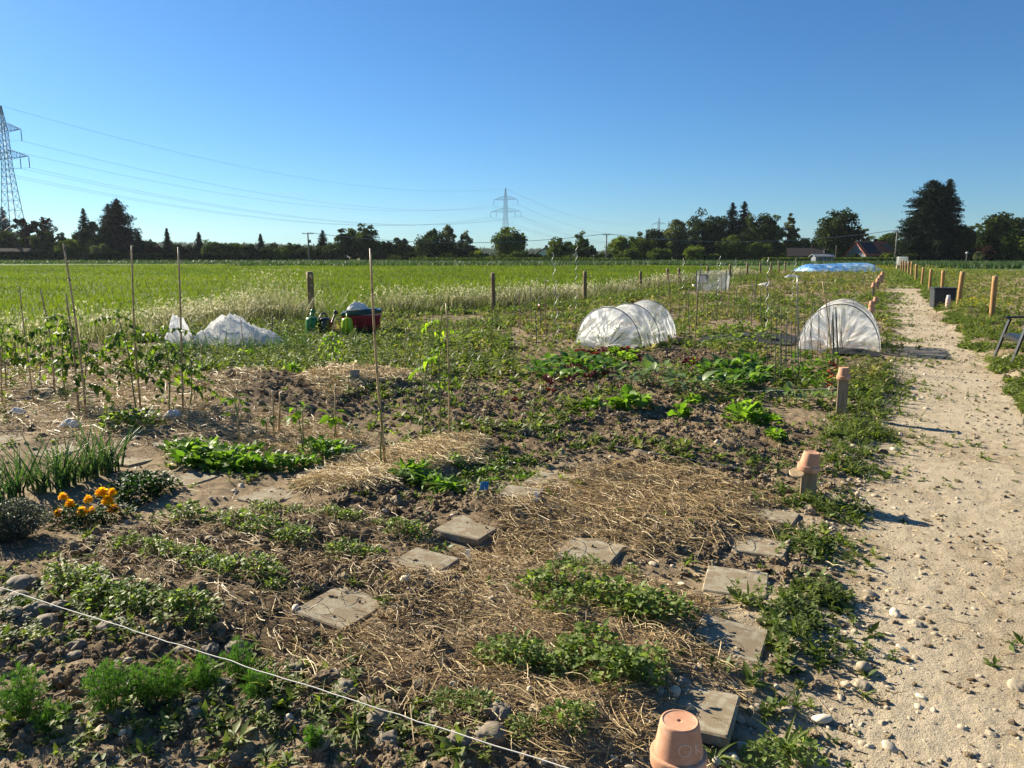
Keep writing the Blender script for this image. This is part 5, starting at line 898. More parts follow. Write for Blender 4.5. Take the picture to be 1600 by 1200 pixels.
m, nt = mat('clear_plastic'); M['clear'] = m; g = N(nt, 'BsdfPrincipled'); g.inputs['Base Color'].default_value = (.85, .86, .84, 1); g.inputs['Roughness'].default_value = .15; g.inputs['Alpha'].default_value = .35; o_ = N(nt, 'OutputMaterial'); nt.links.new(g.outputs[0], o_.inputs[0])
bt = thing('water_bottle', 'clear plastic bottle with red cap between the cans', 'bottle', at(520, 520)); mb.build('body', M['clear'], bt, smooth=True); mb = MB(); lathe(mb, [(.032, .255), (.034, .26), (.034, .285), (.001, .288)], 14); mb.build('cap', M['red_plastic'], bt)
# red crate with dark green lid and white sack
cr = thing('plastic_crate', 'red ribbed plastic crate with dark green lid, in tall grass', 'crate', at(566, 520), None, rad(9)); mb = MB(); w, d, h = .74, .46, .37; k = 60; u = np.linspace(0, 1, k+1)
def wallx(y, s): return [(w*(x-.5), y+s*(.018 if int(x*18) % 2 else 0), x) for x in u]
P = []
for x in u: P.append((w*(x-.5), -d/2-(.018 if int(x*17.99) % 2 else 0)))
for x in u[1:]: P.append((w/2+(.018 if int(x*11) % 2 else 0), d*(x-.5)))
for x in u[1:]: P.append((w*(.5-x), d/2+(.018 if int(x*17.99) % 2 else 0)))
for x in u[1:-1]: P.append((-w/2-(.018 if int(x*11) % 2 else 0), d*(.5-x)))
P = np.array(P); n = len(P); V = np.concatenate([np.c_[P*[.94, .94], np.zeros(n)], np.c_[P, np.full(n, h)], [[0, 0, 0]]]); i = np.arange(n); mb.add(V, np.stack([i, (i+1) % n, n+(i+1) % n, n+i], 1), np.stack([0*i+2*n, (i+1) % n, i], 1)); mb.build('body', M['red_plastic'], cr)
mb = MB(); box(mb, (0, 0, h-.035), (w+.06, d+.06, .05), bev=.01); mb.build('rim', M['red_plastic'], cr)
mb = MB(); R = rots(0, rad(4.5), 0); box(mb, (.0, -.0, h+.055), (w+.09, d+.09, .075), bev=.015, R=R); box(mb, (0, 0, h+.103), (w-.1, d-.1, .03), bev=.01, R=R); mb.build('lid', M['dark_green_plastic'], cr)
o = at(566, 520); rag(0, 0, .42, .28, .12, 'white crumpled sack lying on the dark green crate lid', 14, 'cloth', 'cloth_sack', 'sack', n=30, loc=o+[-.08, -.02, h+.115], rz=rad(12))
# dark storage box, pink bottle
sb = thing('storage_box', 'dark grey plastic storage box with flat lid on the path edge', 'storage box', at(1471, 482), None, rad(-14)); mb = MB(); w, d, h = .62, .50, .56; V = []; box(mb, (0, 0, h/2), (w, d, h), bev=.02); v = mb.v[0]; f = .93+.07*v[:, 2]/h; v[:, 0] *= f; v[:, 1] *= f; mb.build('body', M['box_plastic'], sb); mb = MB(); box(mb, (0, 0, h+.025), (w+.04, d+.04, .05), bev=.012); mb.build('lid', M['box_plastic'], sb); mb = MB(); box(mb, (0, -d/2-.012, h-.10), (.20, .03, .035), bev=.008); mb.build('handle', M['box_plastic'], sb)
pb = thing('plastic_canister', 'pale pink upright bottle in front of the dark storage box', 'bottle', at(1480, 486)); pb.scale = (1.0, 1.0, 1.25); mb = MB(); lathe(mb, [(.001, 0), (.058, 0), (.066, .012), (.066, .25), (.05, .285), (.001, .286)], 20, cap0=False, cap1=False); mb.build('body', M['pink_plastic'], pb, smooth=True); mb = MB(); lathe(mb, [(.046, .286), (.048, .29), (.048, .335), (.001, .338)], 18); mb.build('cap', M['white_plastic'], pb)
# black folding armchair, cut by the right edge of the frame
A = at(1553, 559); B = at(1578, 574); c = (A+B)/2; c[2] = gz_(c); ux = (B-A); ux[2] = 0; wd = float(np.linalg.norm(ux)); ux /= np.linalg.norm(ux); uy = np.array([-ux[1], ux[0], 0]);  uy = uy if uy[0] > 0 else -uy
def C(a, b, z): return a*ux*wd/2+b*uy+np.array([0, 0, z])
ch = thing('garden_bench', 'black metal bench with arms at the path edge, cut by the frame', 'bench', c)
def part(name, *bars):
    mb = MB()
    for a, b, w_, d_ in bars: bar(mb, a, b, w_, d_)
    mb.build(name, M['chair_metal'], ch)
for s in (-1, 1):
    part('leg', (C(s, 0, -.02), C(s*.98, .16, .62), .030, .048)); part('leg', (C(s, .62, -.02), C(s, .36, .42), .028, .045)); part('arm', (C(s, .10, .635), C(s, .62, .655), .05, .028)); part('back_post', (C(s*.94, .48, .38), C(s*.94, .70, 1.0), .03, .04))
mb = MB(); bar(mb, C(-1, .10, .36), C(1, .10, .36), .03, .06)
for k in range(6): bar(mb, C(-.96, .16+.065*k, .385-.004*k), C(.96, .16+.065*k, .385-.004*k), .045, .018)
mb.build('seat', M['chair_metal'], ch); mb = MB()
for k in range(6): f = k/5; bar(mb, C(-.94, .53+.16*f, .50+.46*f), C(.94, .53+.16*f, .50+.46*f), .016, .05)
mb.build('backrest', M['chair_metal'], ch)
# netted box, buckets beside it
o = at(1113, 456); nb = thing('netted_box', 'white netted frame box standing by the far fence posts', 'net box', o, None, rad(-24)); w, d, h = 1.30, .9, 1.0
for sx in (-1, 1):
    for sy in (-1, 1): mb = MB(); bar(mb, (sx*w/2, sy*d/2, -.02), (sx*w/2, sy*d/2, h), .04); mb.build('frame_post', M['hoop'], nb)
mb = MB(); n = 30; u = np.linspace(0, 1, n+1)
per = np.concatenate([np.c_[w*(u-.5), np.full(n+1, -d/2)], np.c_[np.full(n, w/2), d*(u[1:]-.5)], np.c_[w*(.5-u[1:]), np.full(n, d/2)], np.c_[np.full(n, -w/2), d*(.5-u[1:])]])*1.03; k = len(per); zz = np.linspace(.02, h, 14); G = np.stack([np.repeat(per[None, :, 0], 14, 0), np.repeat(per[None, :, 1], 14, 0), np.repeat(zz[:, None], k, 1)], -1); sw = fbm(G[..., 0]*3+G[..., 1]*2, G[..., 2]*3, 1., 3, 55); G[..., 0] *= 1+.06*(sw-.5); G[..., 1] *= 1+.1*(sw-.5); G[-1, :, 2] -= .12*np.abs(np.sin(np.arange(k)*.105*2)); i, j = np.meshgrid(np.arange(13), np.arange(k-1), indexing='ij'); mb.add(G.reshape(-1, 3), np.stack([i*k+j, i*k+j+1, (i+1)*k+j+1, (i+1)*k+j], -1).reshape(-1, 4), None, np.clip(.05+.9*smooth(.52, .66, sw), 0, 1).ravel()); mb.build('net_cover', M['grey_net'], nb, smooth=True)
for px, py, m_, l in ((1086, 452, 'pink_plastic', 'small reddish bucket by the netted box'), (1094, 453, 'lime_plastic', 'small lime bucket by the netted box')): t = thing('garden_bucket', l, 'bucket', at(px, py)); mb = MB(); lathe(mb, [(.001, 0), (.10, 0), (.15, .24), (.145, .24), (.10, .02)], 18, cap0=False, cap1=False); mb.build('body', M[m_], t, smooth=True); mb = MB(); a = np.linspace(0, math.pi, 12); tube(mb, np.stack([.147*np.cos(a), .03*np.sin(a), .235+.08*np.sin(a)], 1), .006, 5); mb.build('handle', M['steel'], t)
o = at(1099, 447); t = thing('dark_bin', 'dark bin standing against the netted box', 'bin', o); mb = MB(); lathe(mb, [(.001, 0), (.22, 0), (.26, .55), (.001, .56)], 20, cap0=False, cap1=False); mb.build('body', M['black_plastic'], t, smooth=True); mb = MB(); lathe(mb, [(.275, .555), (.275, .59), (.12, .62), (.001, .625)], 20, cap1=False); mb.build('lid', M['black_plastic'], t, smooth=True)
mb = MB(); lathe(mb, [(.001, 0), (.11, 0), (.15, .22), (.14, .22)], 18, cap0=False, cap1=False); t = thing('garden_bucket', 'small red and black bucket in the grass left of the long tunnel', 'bucket', at(846, 483)); t.scale = (.7, .7, .7); mb.build('body', M['red_plastic'], t, smooth=True); mb = MB(); a = np.linspace(0, math.pi, 12); tube(mb, np.stack([.147*np.cos(a), 0*a, .215+.1*np.sin(a)], 1), .008, 5); mb.build('handle', M['black_plastic'], t)
# red cord on the rods
mb = MB(); o = at(1300, 612); u = np.linspace(0, 1, 40); tube(mb, np.stack([.05*np.sin(u*17)-.06*(1-u), .03*np.cos(u*13), .03+.30*u], 1), .009, 5); tag(mb.build('red_twine', M['red_net'], loc=o), 'tangled red twine hanging at the rods by the taller stake', 'cord')
# blue tarpaulin over a low heap
m, nt = mat('blue_tarpaulin'); M['tarp'] = m; n1 = noise(nt, 1.1, 5, .6, None, 1.); finish(nt, ramp(nt, n1, [(.40, (.05, .18, .44)), (.52, (.16, .36, .60)), (.64, (.48, .60, .72))]), .35, None, .5)
o = at(1309, 424.5); nx, ny = 120, 40; u, v = np.meshgrid(np.linspace(-1, 1, nx), np.linspace(-1, 1, ny), indexing='ij'); x = u*4.0; y = v*2.6; rg = 1-np.abs(fbm(x*1.1+y, y*1.5-x*.2, 1., 3, 61)*2-1); z = (.74+.16*(u*.5+.5)+.03*np.sin(u*5))*np.clip(1-np.abs(v)**1.5, 0, 1)*np.clip(1-np.abs(u)**14, 0, 1)+.10*(rg-.5)*(np.abs(v) < .97); z = np.maximum(z, -.02)
i, j = np.meshgrid(np.arange(nx-1), np.arange(ny-1), indexing='ij'); mb = MB(); mb.add(np.stack([x, y, z], -1).reshape(-1, 3), np.stack([i*ny+j, (i+1)*ny+j, (i+1)*ny+j+1, i*ny+j+1], -1).reshape(-1, 4)); t = mb.build('blue_tarpaulin', M['tarp'], loc=o, smooth=True); t.rotation_euler = (0, 0, rad(4)); tag(t, 'wrinkled blue tarpaulin over a long low heap at the garden end', 'tarpaulin')
# white tank in a metal cage
M['tank'] = plain('milky_tank', (.82, .83, .80), .5, .06, 3, .3, 0, 0, .5); o = np.array([*gp(1408.5, 420.5), .0]); t = thing('water_tank', 'white caged water tank at the far end of the path', 'water tank', o+[0, 0, .33], None, rad(-18)); mb = MB(); box(mb, (0, 0, .68), (1.14, .96, 1.0), bev=.08); mb.build('tank', M['tank'], t); mb = MB()
for k in range(7):
    x = -.6+.2*k
    for s in (-1, 1): bar(mb, (x, s*.51, .16), (x, s*.51, 1.2), .014)
for k in range(6):
    y = -.5+.2*k
    for s in (-1, 1): bar(mb, (s*.61, y, .16), (s*.61, y, 1.2), .014)
for k in range(5):
    z = .17+.255*k
    for s in (-1, 1): bar(mb, (-.61, s*.53, z), (.61, s*.53, z), .014); bar(mb, (s*.63, -.52, z), (s*.63, .52, z), .014)
mb.build('cage', M['steel'], t); mb = MB()
for z in (-.32, -.16, 0):
    for x in (-.5, 0, .5): box(mb, (x, 0, z+.05), (.14, 1.0, .10))
    box(mb, (0, 0, z+.125), (1.2, 1.0, .045)); mb.build('pallet', M['stake'], t); mb = MB(); lathe(mb, [(.001, 1.17), (.12, 1.17), (.12, 1.23), (.001, 1.235)], 16); mb.build('filler_cap', M['black_plastic'], t)
# long dark pipe carried on stakes far off
string(pt(1000, 412, 62), pt(1245, 411, 74), 'thin dark line strung high over the far garden', .02, .12, 'support_line', 'black_plastic')
# ------------------------------------------------------------------ far trees, hedges, houses, pylons, wires, forested hills
def treemat(name, a, b, c, tr=.22): return leafmat(name, [(0, a), (.5, b), (1, c)], tr, .8, .06, 1.1)
M['t_dark'] = treemat('dark_foliage', (.011, .022, .006), (.030, .050, .012), (.085, .115, .026)); M['t_mid'] = treemat('mid_foliage', (.035, .058, .010), (.085, .125, .020), (.17, .21, .04)); M['t_light'] = treemat('light_foliage', (.055, .085, .010), (.13, .175, .022), (.24, .28, .05), .3)
M['t_pale'] = treemat('pale_foliage', (.05, .062, .024), (.11, .13, .055), (.20, .21, .095), .28); M['t_copper'] = treemat('copper_foliage', (.016, .008, .008), (.042, .018, .016), (.09, .042, .032)); M['t_conifer'] = treemat('conifer_needles', (.004, .010, .006), (.012, .024, .013), (.040, .060, .030), .1)
M['t_hedge'] = treemat('hedge_foliage', (.007, .015, .006), (.018, .034, .011), (.04, .065, .02), .1); M['bark'] = plain('tree_bark', (.07, .055, .04), .9, .4, 3)
CL = [(lambda q: (q*np.array([1, 1, 1]), np.array([[0, 1, 2, 3]]), None))(np.array([[-.5, -.35, 0], [.5, -.5, .12], [.45, .5, -.08], [-.5, .4, .1]])), (lambda q: (q, np.array([[0, 1, 2, 3]]), None))(np.array([[-.6, 0, 0], [0, -.42, .15], [.6, .06, 0], [.05, .45, .12]]))]
def place_tree(px, Y): return np.array([(px-800)/FPX*math.cos(PITCH)*Y, Y, 0.])+np.array([(px-800)/FPX*CAMH*math.sin(PITCH), 0, 0])
def dims(px, top, hw, Y):
    z = pt(px, top, Y)[2]; return place_tree(px, Y), z, hw/FPX*Y/math.cos(PITCH)*1.0
def crown_pts(r, n, R, Ht, z0, kind):
    """Clumps of leaves hung on limbs: a few dozen clump centres inside an uneven ellipsoid."""
    nc = int(n); u = r.normal(0, 1, (nc, 3)); u /= np.linalg.norm(u, axis=1)[:, None]; q = r.random(nc)**.42; c = u*q[:, None]; zc = (c[:, 2]*.5+.5)
    w = np.where(zc < .45, .75+.55*zc, 1.) if kind == 'round' else (np.sin(np.pi*np.clip(zc*.82+.12, 0, 1))**.7)
    return np.stack([c[:, 0]*R*w, c[:, 1]*R*w, z0+zc*(Ht-z0)], 1)
def broadleaf(px, top, hw, Y, m, label, group=None, seed=0, z0=.05, open_=.0, name='broadleaf_tree', dens=1., kind='round'):
    r = np.random.default_rng(abs(seed+int(px*7))); o, Ht, R = dims(px, top, hw*1.12, Y); t = thing(name, label, name if name in ('bush', 'shrub') else 'tree', o, group); tr = MB(); cr = MB()
    tube(tr, [(0, 0, -.3), (.1*R*.2, 0, Ht*.3), (0, 0, Ht*.7)], [.028*Ht, .02*Ht, .008*Ht], 7); ncl = int((46+R*9)*dens*(1-.4*open_)); C_ = crown_pts(r, ncl, R*.86, Ht*.94, Ht*z0, kind)
    for c in C_[:14]: tube(tr, [(0, 0, Ht*.25+.2*r.random()*Ht), c*np.array([.5, .5, .8]), c], [.010*Ht, .006*Ht, .003*Ht], 4, cap=False)
    lobe = R*(.29-.06*open_); n_ = 80; P = np.repeat(C_, n_, 0); d = r.normal(0, 1, P.shape); d /= np.linalg.norm(d, axis=1)[:, None]; rad_ = np.repeat(lobe*r.uniform(.55, 1.3, ncl), n_)*r.random(len(P))**.40; P = P+d*rad_[:, None]*np.array([1, 1, .8]); P[:, 2] = np.minimum(np.maximum(P[:, 2], .2), Ht*1.02)
    tn = np.clip(np.repeat(r.normal(.5, .17, ncl), n_)+r.normal(0, .16, len(P)), 0, 1); k = r.integers(0, 2, len(P)); sz = (.16+.045*R)*r.uniform(.6, 1.4, len(P))*(Y/190)**.4
    for i in range(2): s = k == i; inst(cr, CL[i], P[s], rots(r.random(s.sum())*6.28, r.normal(0, .7, s.sum()), r.normal(0, .7, s.sum())), sz[s], tn[s])
    cr.build('crown', M[m], t); tr.build('trunk', M['bark'], t, smooth=True); return t
def conifer(px, top, hw, Y, label, group=None, seed=0, m='t_conifer', shape=.85, gap=.3, name='conifer_tree', blunt=.0, dens=1.):
    r = np.random.default_rng(abs(seed+int(px*3))); o, Ht, R = dims(px, top, hw, Y); t = thing(name, label, 'tree', o, group); tr = MB(); cr = MB(); tube(tr, [(0, 0, -.3), (0, 0, Ht*.5), (0, 0, Ht*.99)], [.02*Ht, .012*Ht, .002*Ht], 7)
    P = []; Yw = []; Pi = []; S = []; T = []; L = int((18+Ht*1.1)*dens)
    for l in range(L):
        f = (l+.5)/L; z = Ht*(.03+.96*f); Rl = R*((1-f)**shape*(1-blunt)+blunt*np.sqrt(max(0, 1-f**3)))*r.uniform(.78, 1.12)*(.8+.2*min(1, f*8)); nb = int(9+7*(1-f)); 
        for b in range(nb):
            a = r.random()*6.28; ln = Rl*r.uniform(.7, 1.12); n = max(4, int(ln*6.0)); u = np.linspace(.12, 1, n); dz = -.28*ln*u+.16*ln*u**3; c = np.stack([np.cos(a)*ln*u, np.sin(a)*ln*u, z+dz], 1)
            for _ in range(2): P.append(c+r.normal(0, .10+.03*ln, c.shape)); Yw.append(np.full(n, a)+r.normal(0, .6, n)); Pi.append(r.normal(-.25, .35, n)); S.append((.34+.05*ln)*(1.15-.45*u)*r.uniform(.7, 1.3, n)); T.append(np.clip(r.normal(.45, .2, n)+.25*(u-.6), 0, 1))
    P = np.concatenate(P); P[:, 2] = np.clip(P[:, 2], .15, Ht); S = np.concatenate(S); inst(cr, CL[1], P, rots(np.concatenate(Yw), np.concatenate(Pi), r.normal(0, .5, len(P))), np.stack([S*1.25, S*.75, S], 1), np.concatenate(T)); inst(cr, CL[1], np.array([[0, 0, Ht*.985]]*4), rots(np.arange(4)*1.57, np.array([1.2]*4), 0), np.full(4, .5), .4)
    cr.build('crown', M[m], t); tr.build('trunk', M['bark'], t, smooth=True); return t
FT = 'trees beyond the field'
conifer(12, 323, 26, 235, 'dark spruce before the big pylon at the left edge', seed=1, shape=.75); conifer(-8, 340, 24, 228, 'dark conifer cut by the left edge of the frame', seed=2)
broadleaf(12, 355, 22, 205, 't_dark', 'dark green rounded tree at the left edge above the grey roof', seed=3); broadleaf(48, 331, 21, 215, 't_copper', 'copper leaved purple tree right of the big pylon', seed=4, open_=.4); broadleaf(72, 334, 19, 218, 't_copper', 'second copper leaved tree, thinner, beside the first', seed=5, open_=.6)
broadleaf(72, 356, 17, 205, 't_dark', 'dark green yew shaped tree before the copper trees', seed=6); broadleaf(100, 358, 9, 225, 't_dark', 'small dark round tree between copper and light bush', seed=7); broadleaf(108, 370, 16, 200, 't_light', 'bright light green bushy tree behind the hedge', seed=8, z0=.05); broadleaf(125, 362, 14, 215, 't_dark', 'dim green tree left of the irregular conifer', seed=9)
conifer(137, 325, 24, 215, 'tall irregular conifer with a thin spiky top', seed=10, shape=.75); broadleaf(148, 343, 14, 213, 't_dark', 'dark tree joined to the irregular conifer', seed=11, open_=.3); broadleaf(158, 378, 15, 200, 't_pale', 'pale bush in front of the irregular conifer', seed=12, z0=.02, name='bush')
conifer(190, 310, 36, 205, 'largest dark blue conifer of the left group', seed=13, blunt=.5, shape=.6, dens=1.1); conifer(176, 318, 26, 208, 'slightly lower conifer merging left of the largest', seed=14, blunt=.45, shape=.6); conifer(219, 362, 15, 198, 'short broad conifer right of the largest', seed=15, blunt=.35)
conifer(264, 357, 15, 200, 'lone pointed spruce above the hedge', seed=16, shape=.9, blunt=.06); conifer(313, 363, 13, 205, 'lone narrow spruce right of the pointed one', seed=17, blunt=.2); broadleaf(243, 383, 12, 198, 't_copper', 'purple bush left of the pointed spruce', seed=18, z0=.02, name='bush'); broadleaf(286, 384, 10, 198, 't_copper', 'purple bush right of the pointed spruce', seed=19, z0=.02, name='bush')
conifer(409, 366, 16, 215, 'small spruce rising above the low bushes', seed=20, shape=.9); conifer(506, 360, 15, 210, 'dark conifer beside the first wooden power pole', seed=21, blunt=.3)
broadleaf(574, 349, 21, 198, 't_dark', 'large dark spreading tree left of centre', seed=22); broadleaf(537, 356, 17, 198, 't_dark', 'left half of the large dark tree pair', seed=23); broadleaf(555, 352, 15, 202, 't_mid', 'crown between the large dark pair', seed=24); broadleaf(605, 378, 18, 195, 't_dark', 'low dark round tree right of the large pair', seed=25, z0=.04); broadleaf(627, 368, 13, 200, 't_dark', 'dark tree with small pointed crown', seed=26)
broadleaf(677, 359, 29, 195, 't_dark', 'big rounded dark tree left of the middle pylon', seed=27, z0=.03); broadleaf(702, 347, 15, 202, 't_pale', 'tall pale birch behind the rounded dark tree', seed=28, open_=.6, kind='tall'); broadleaf(727, 359, 14, 198, 't_pale', 'pale airy birch right of the taller one', seed=29, open_=.7, kind='tall')
broadleaf(795, 353, 25, 195, 't_mid', 'round dome shaped tree under the middle pylon', seed=30, z0=.03, dens=1.3); broadleaf(876, 370, 20, 195, 't_mid', 'round tree with lit left side right of the pylon', seed=31, z0=.03); broadleaf(907, 361, 13, 198, 't_mid', 'taller rounded tree joined to the lit one', seed=32, z0=.05); broadleaf(921, 383, 13, 193, 't_dark', 'small dark tree before the second wooden pole', seed=33, z0=.03)
broadleaf(968, 368, 19, 195, 't_light', 'yellow green tree right of the second wooden pole', seed=34, z0=.03); broadleaf(1000, 362, 20, 205, 't_mid', 'bright tree left of the willow', seed=35, z0=.03); broadleaf(1022, 357, 20, 203, 't_dark', 'dark crowned tree close to the willow', seed=36); broadleaf(1060, 331, 22, 200, 't_pale', 'tall pale drooping willow', seed=37, z0=.03, open_=.2); broadleaf(1097, 326, 25, 207, 't_dark', 'tall dark tree right of the willow', seed=38); broadleaf(1118, 330, 20, 206, 't_dark', 'dark tree behind the round green shrub', seed=39)
conifer(1141, 316, 27, 212, 'spiky dark conifer, left of the two tall ones', seed=40, shape=.62); conifer(1159, 314, 25, 212, 'spiky dark conifer, right of the two tall ones', seed=41, shape=.6, blunt=.1); broadleaf(1186, 325, 25, 205, 't_dark', 'broad dark tree right of the spiky conifers', seed=42); broadleaf(1205, 332, 16, 204, 't_mid', 'greener tree at the end of the tall dark row', seed=43)
broadleaf(1230, 328, 15, 206, 't_pale', 'slender pale birch standing clear against the sky', seed=44, open_=.7, kind='tall', z0=.3); broadleaf(1246, 366, 18, 205, 't_light', 'light green low tree below the slender birch', seed=45, z0=.04); broadleaf(1272, 371, 14, 203, 't_light', 'low bright tree left of the big round one', seed=46, z0=.04)
broadleaf(1308, 324, 33, 190, 't_dark', 'big dark round tree left of the red roof', seed=47, z0=.05, dens=1.4); broadleaf(1344, 347, 10, 205, 't_pale', 'thin pale tree behind the big round one', seed=48, open_=.6); broadleaf(1358, 368, 12, 210, 't_mid', 'small green tree behind the red roof', seed=49); broadleaf(1386, 363, 22, 212, 't_mid', 'wide green tree behind the third power pole', seed=50)
conifer(1447, 280, 46, 172, 'enormous dark conifer towering over the path end', seed=51, blunt=.55, shape=.5, dens=1.3); conifer(1472, 279, 31, 173, 'second tip of the enormous conifer, on its right', seed=52, blunt=.5, shape=.55, dens=1.2); broadleaf(1503, 350, 19, 168, 't_dark', 'dark round tree right of the enormous conifer', seed=53, z0=.03, dens=1.3)
broadleaf(1518, 343, 14, 185, 't_pale', 'thin pale tree tops behind the right trees', seed=54, open_=.7); broadleaf(1567, 331, 37, 172, 't_dark', 'wide dark tree near the right edge', seed=55, z0=.03, dens=1.4); broadleaf(1592, 355, 26, 160, 't_mid', 'greener tree cut by the right edge', seed=56, z0=.03, dens=1.3); broadleaf(1540, 384, 15, 158, 't_copper', 'dusty pinkish bush under the wide dark tree', seed=57, z0=.02, open_=.2, name='bush'); broadleaf(1530, 392, 8, 156, 't_pale', 'small pale flowering bush by the lamp post', seed=58, z0=.02, name='bush')
BU = 'bushes along the far field edge'
for i, (px, top, hw, Y, k) in enumerate(((330, 375, 16, 200, 1), (352, 380, 16, 198, 0), (372, 378, 15, 200, 1), (392, 382, 14, 198, 0), (420, 384, 16, 200, 0), (440, 386, 14, 198, 1), (452, 380, 12, 202, 0), (470, 388, 13, 198, 0), (495, 385, 15, 196, 0), (520, 390, 14, 194, 0), (590, 392, 15, 194, 0), (620, 398, 14, 188, 1), (640, 396, 14, 188, 0), (660, 400, 12, 186, 1), (700, 396, 15, 188, 1), (716, 388, 12, 194, 0), (745, 391, 13, 192, 2), (757, 396, 10, 194, 0), (768, 400, 11, 188, 1), (812, 392, 15, 188, 1), (790, 398, 12, 186, 1), (835, 397, 14, 190, 1), (852, 400, 12, 186, 1), (888, 400, 12, 186, 1), (935, 398, 12, 188, 0), (946, 394, 11, 190, 3), (985, 390, 17, 188, 1), (1030, 388, 18, 188, 1), (1085, 383, 17, 186, 2), (1112, 397, 12, 186, 1), (1140, 368, 18, 192, 1), (1175, 376, 18, 190, 1), (1196, 380, 14, 190, 1), (1215, 396, 14, 186, 0), (1240, 400, 12, 184, 1), (1262, 402, 12, 182, 0), (1285, 402, 13, 178, 0), (1336, 396, 8, 178, 0), (1386, 396, 11, 178, 2), (1394, 396, 10, 178, 1), (1345, 402, 12, 176, 1), (1360, 403, 12, 176, 1), (1420, 396, 12, 168, 0), (1520, 398, 12, 164, 0), (1556, 396, 16, 160, 0), (205, 396, 14, 198, 0), (178, 390, 14, 198, 0), (125, 402, 8, 196, 3), (30, 388, 14, 203, 3), (100, 385, 12, 198, 1))):
    broadleaf(px, top, hw, Y, ('t_dark', 't_mid', 't_light', 't_pale')[k], 'rounded '+('dark green', 'mid green', 'bright green', 'pale grey green')[k]+' bush at the far edge of the field', ('dark ', 'mid green ', 'bright ', 'pale ')[k]+BU, 200+i, .02, 0, 'bush', .9)
for i, (px, top, hw, Y, k) in enumerate(((118, 374, 16, 204, 0), (160, 366, 15, 210, 0), (232, 374, 14, 206, 0), (250, 388, 14, 203, 0), (275, 380, 14, 206, 0), (300, 382, 14, 206, 0), (345, 384, 18, 205, 0), (385, 386, 18, 206, 0), (428, 380, 15, 208, 0), (462, 382, 14, 207, 0), (480, 384, 16, 204, 0), (520, 380, 16, 203, 0), (590, 374, 16, 203, 0), (612, 386, 18, 200, 0), (645, 386, 15, 202, 0), (708, 378, 18, 202, 0), (738, 385, 14, 202, 0), (1008, 376, 20, 206, 0), (1040, 368, 20, 205, 0), (1080, 366, 24, 204, 0), (1125, 366, 24, 204, 0), (1160, 360, 24, 206, 0), (1195, 362, 20, 206, 0), (1225, 378, 16, 208, 1), (1262, 382, 16, 206, 1), (1330, 378, 14, 206, 0), (1425, 372, 22, 176, 0), (1480, 360, 24, 180, 0), (1545, 372, 22, 178, 0))):
    broadleaf(px, top, hw, Y, ('t_dark', 't_mid')[k], 'tall '+('dark', 'mid green')[k]+' shrub filling the gap between the far trees', ('dark', 'mid green')[k]+' shrubs filling the treeline', 400+i, .02, 0, 'shrub', .9)
# clipped hedges
def hedge(a, b, top, Y, label, m='t_hedge', ragged=.1, name='clipped_hedge', th=1.6):
    A = place_tree(a, Y); B = place_tree(b, Y); h = pt((a+b)/2, top, Y)[2]; L = B[0]-A[0]; r = np.random.default_rng(abs(int(a+50))); t = thing(name, label, 'hedge', (A+B)/2); mb = MB(); box(mb, (0, 0, h*.48), (L*.985, th*.8, h*.94), tint=.25)
    n = int(L*h*70); x = (r.random(n)-.5)*L; f = r.random(n) < .30; z = np.where(f, h*r.uniform(.97, 1.0+ragged*.3, n), h*r.random(n)); y = np.where(f, (r.random(n)-.5)*th, -th*.42+r.normal(0, .07, n)); inst(mb, CL[0], np.stack([x, y, z], 1), rots(r.random(n)*6.28, r.normal(0, .9, n), r.normal(0, .9, n)), r.uniform(.18, .38, n), np.clip(r.normal(.5, .2, n), 0, 1)); mb.build('foliage', M[m], t)
hedge(-60, 105, 394, 186, 'dark clipped hedge at the left edge of the field'); hedge(133, 275, 397, 184, 'dark clipped hedge below the conifers'); hedge(290, 388, 398, 182, 'dark clipped hedge below the low bushes'); hedge(1190, 1400, 404, 160, 'low green hedge behind the blue tarpaulin', 't_mid', .5, th=2.4)
hedge(640, 985, 405, 170, 'low loose hedge along the middle of the field edge', 't_mid', 1.2, th=2.6)
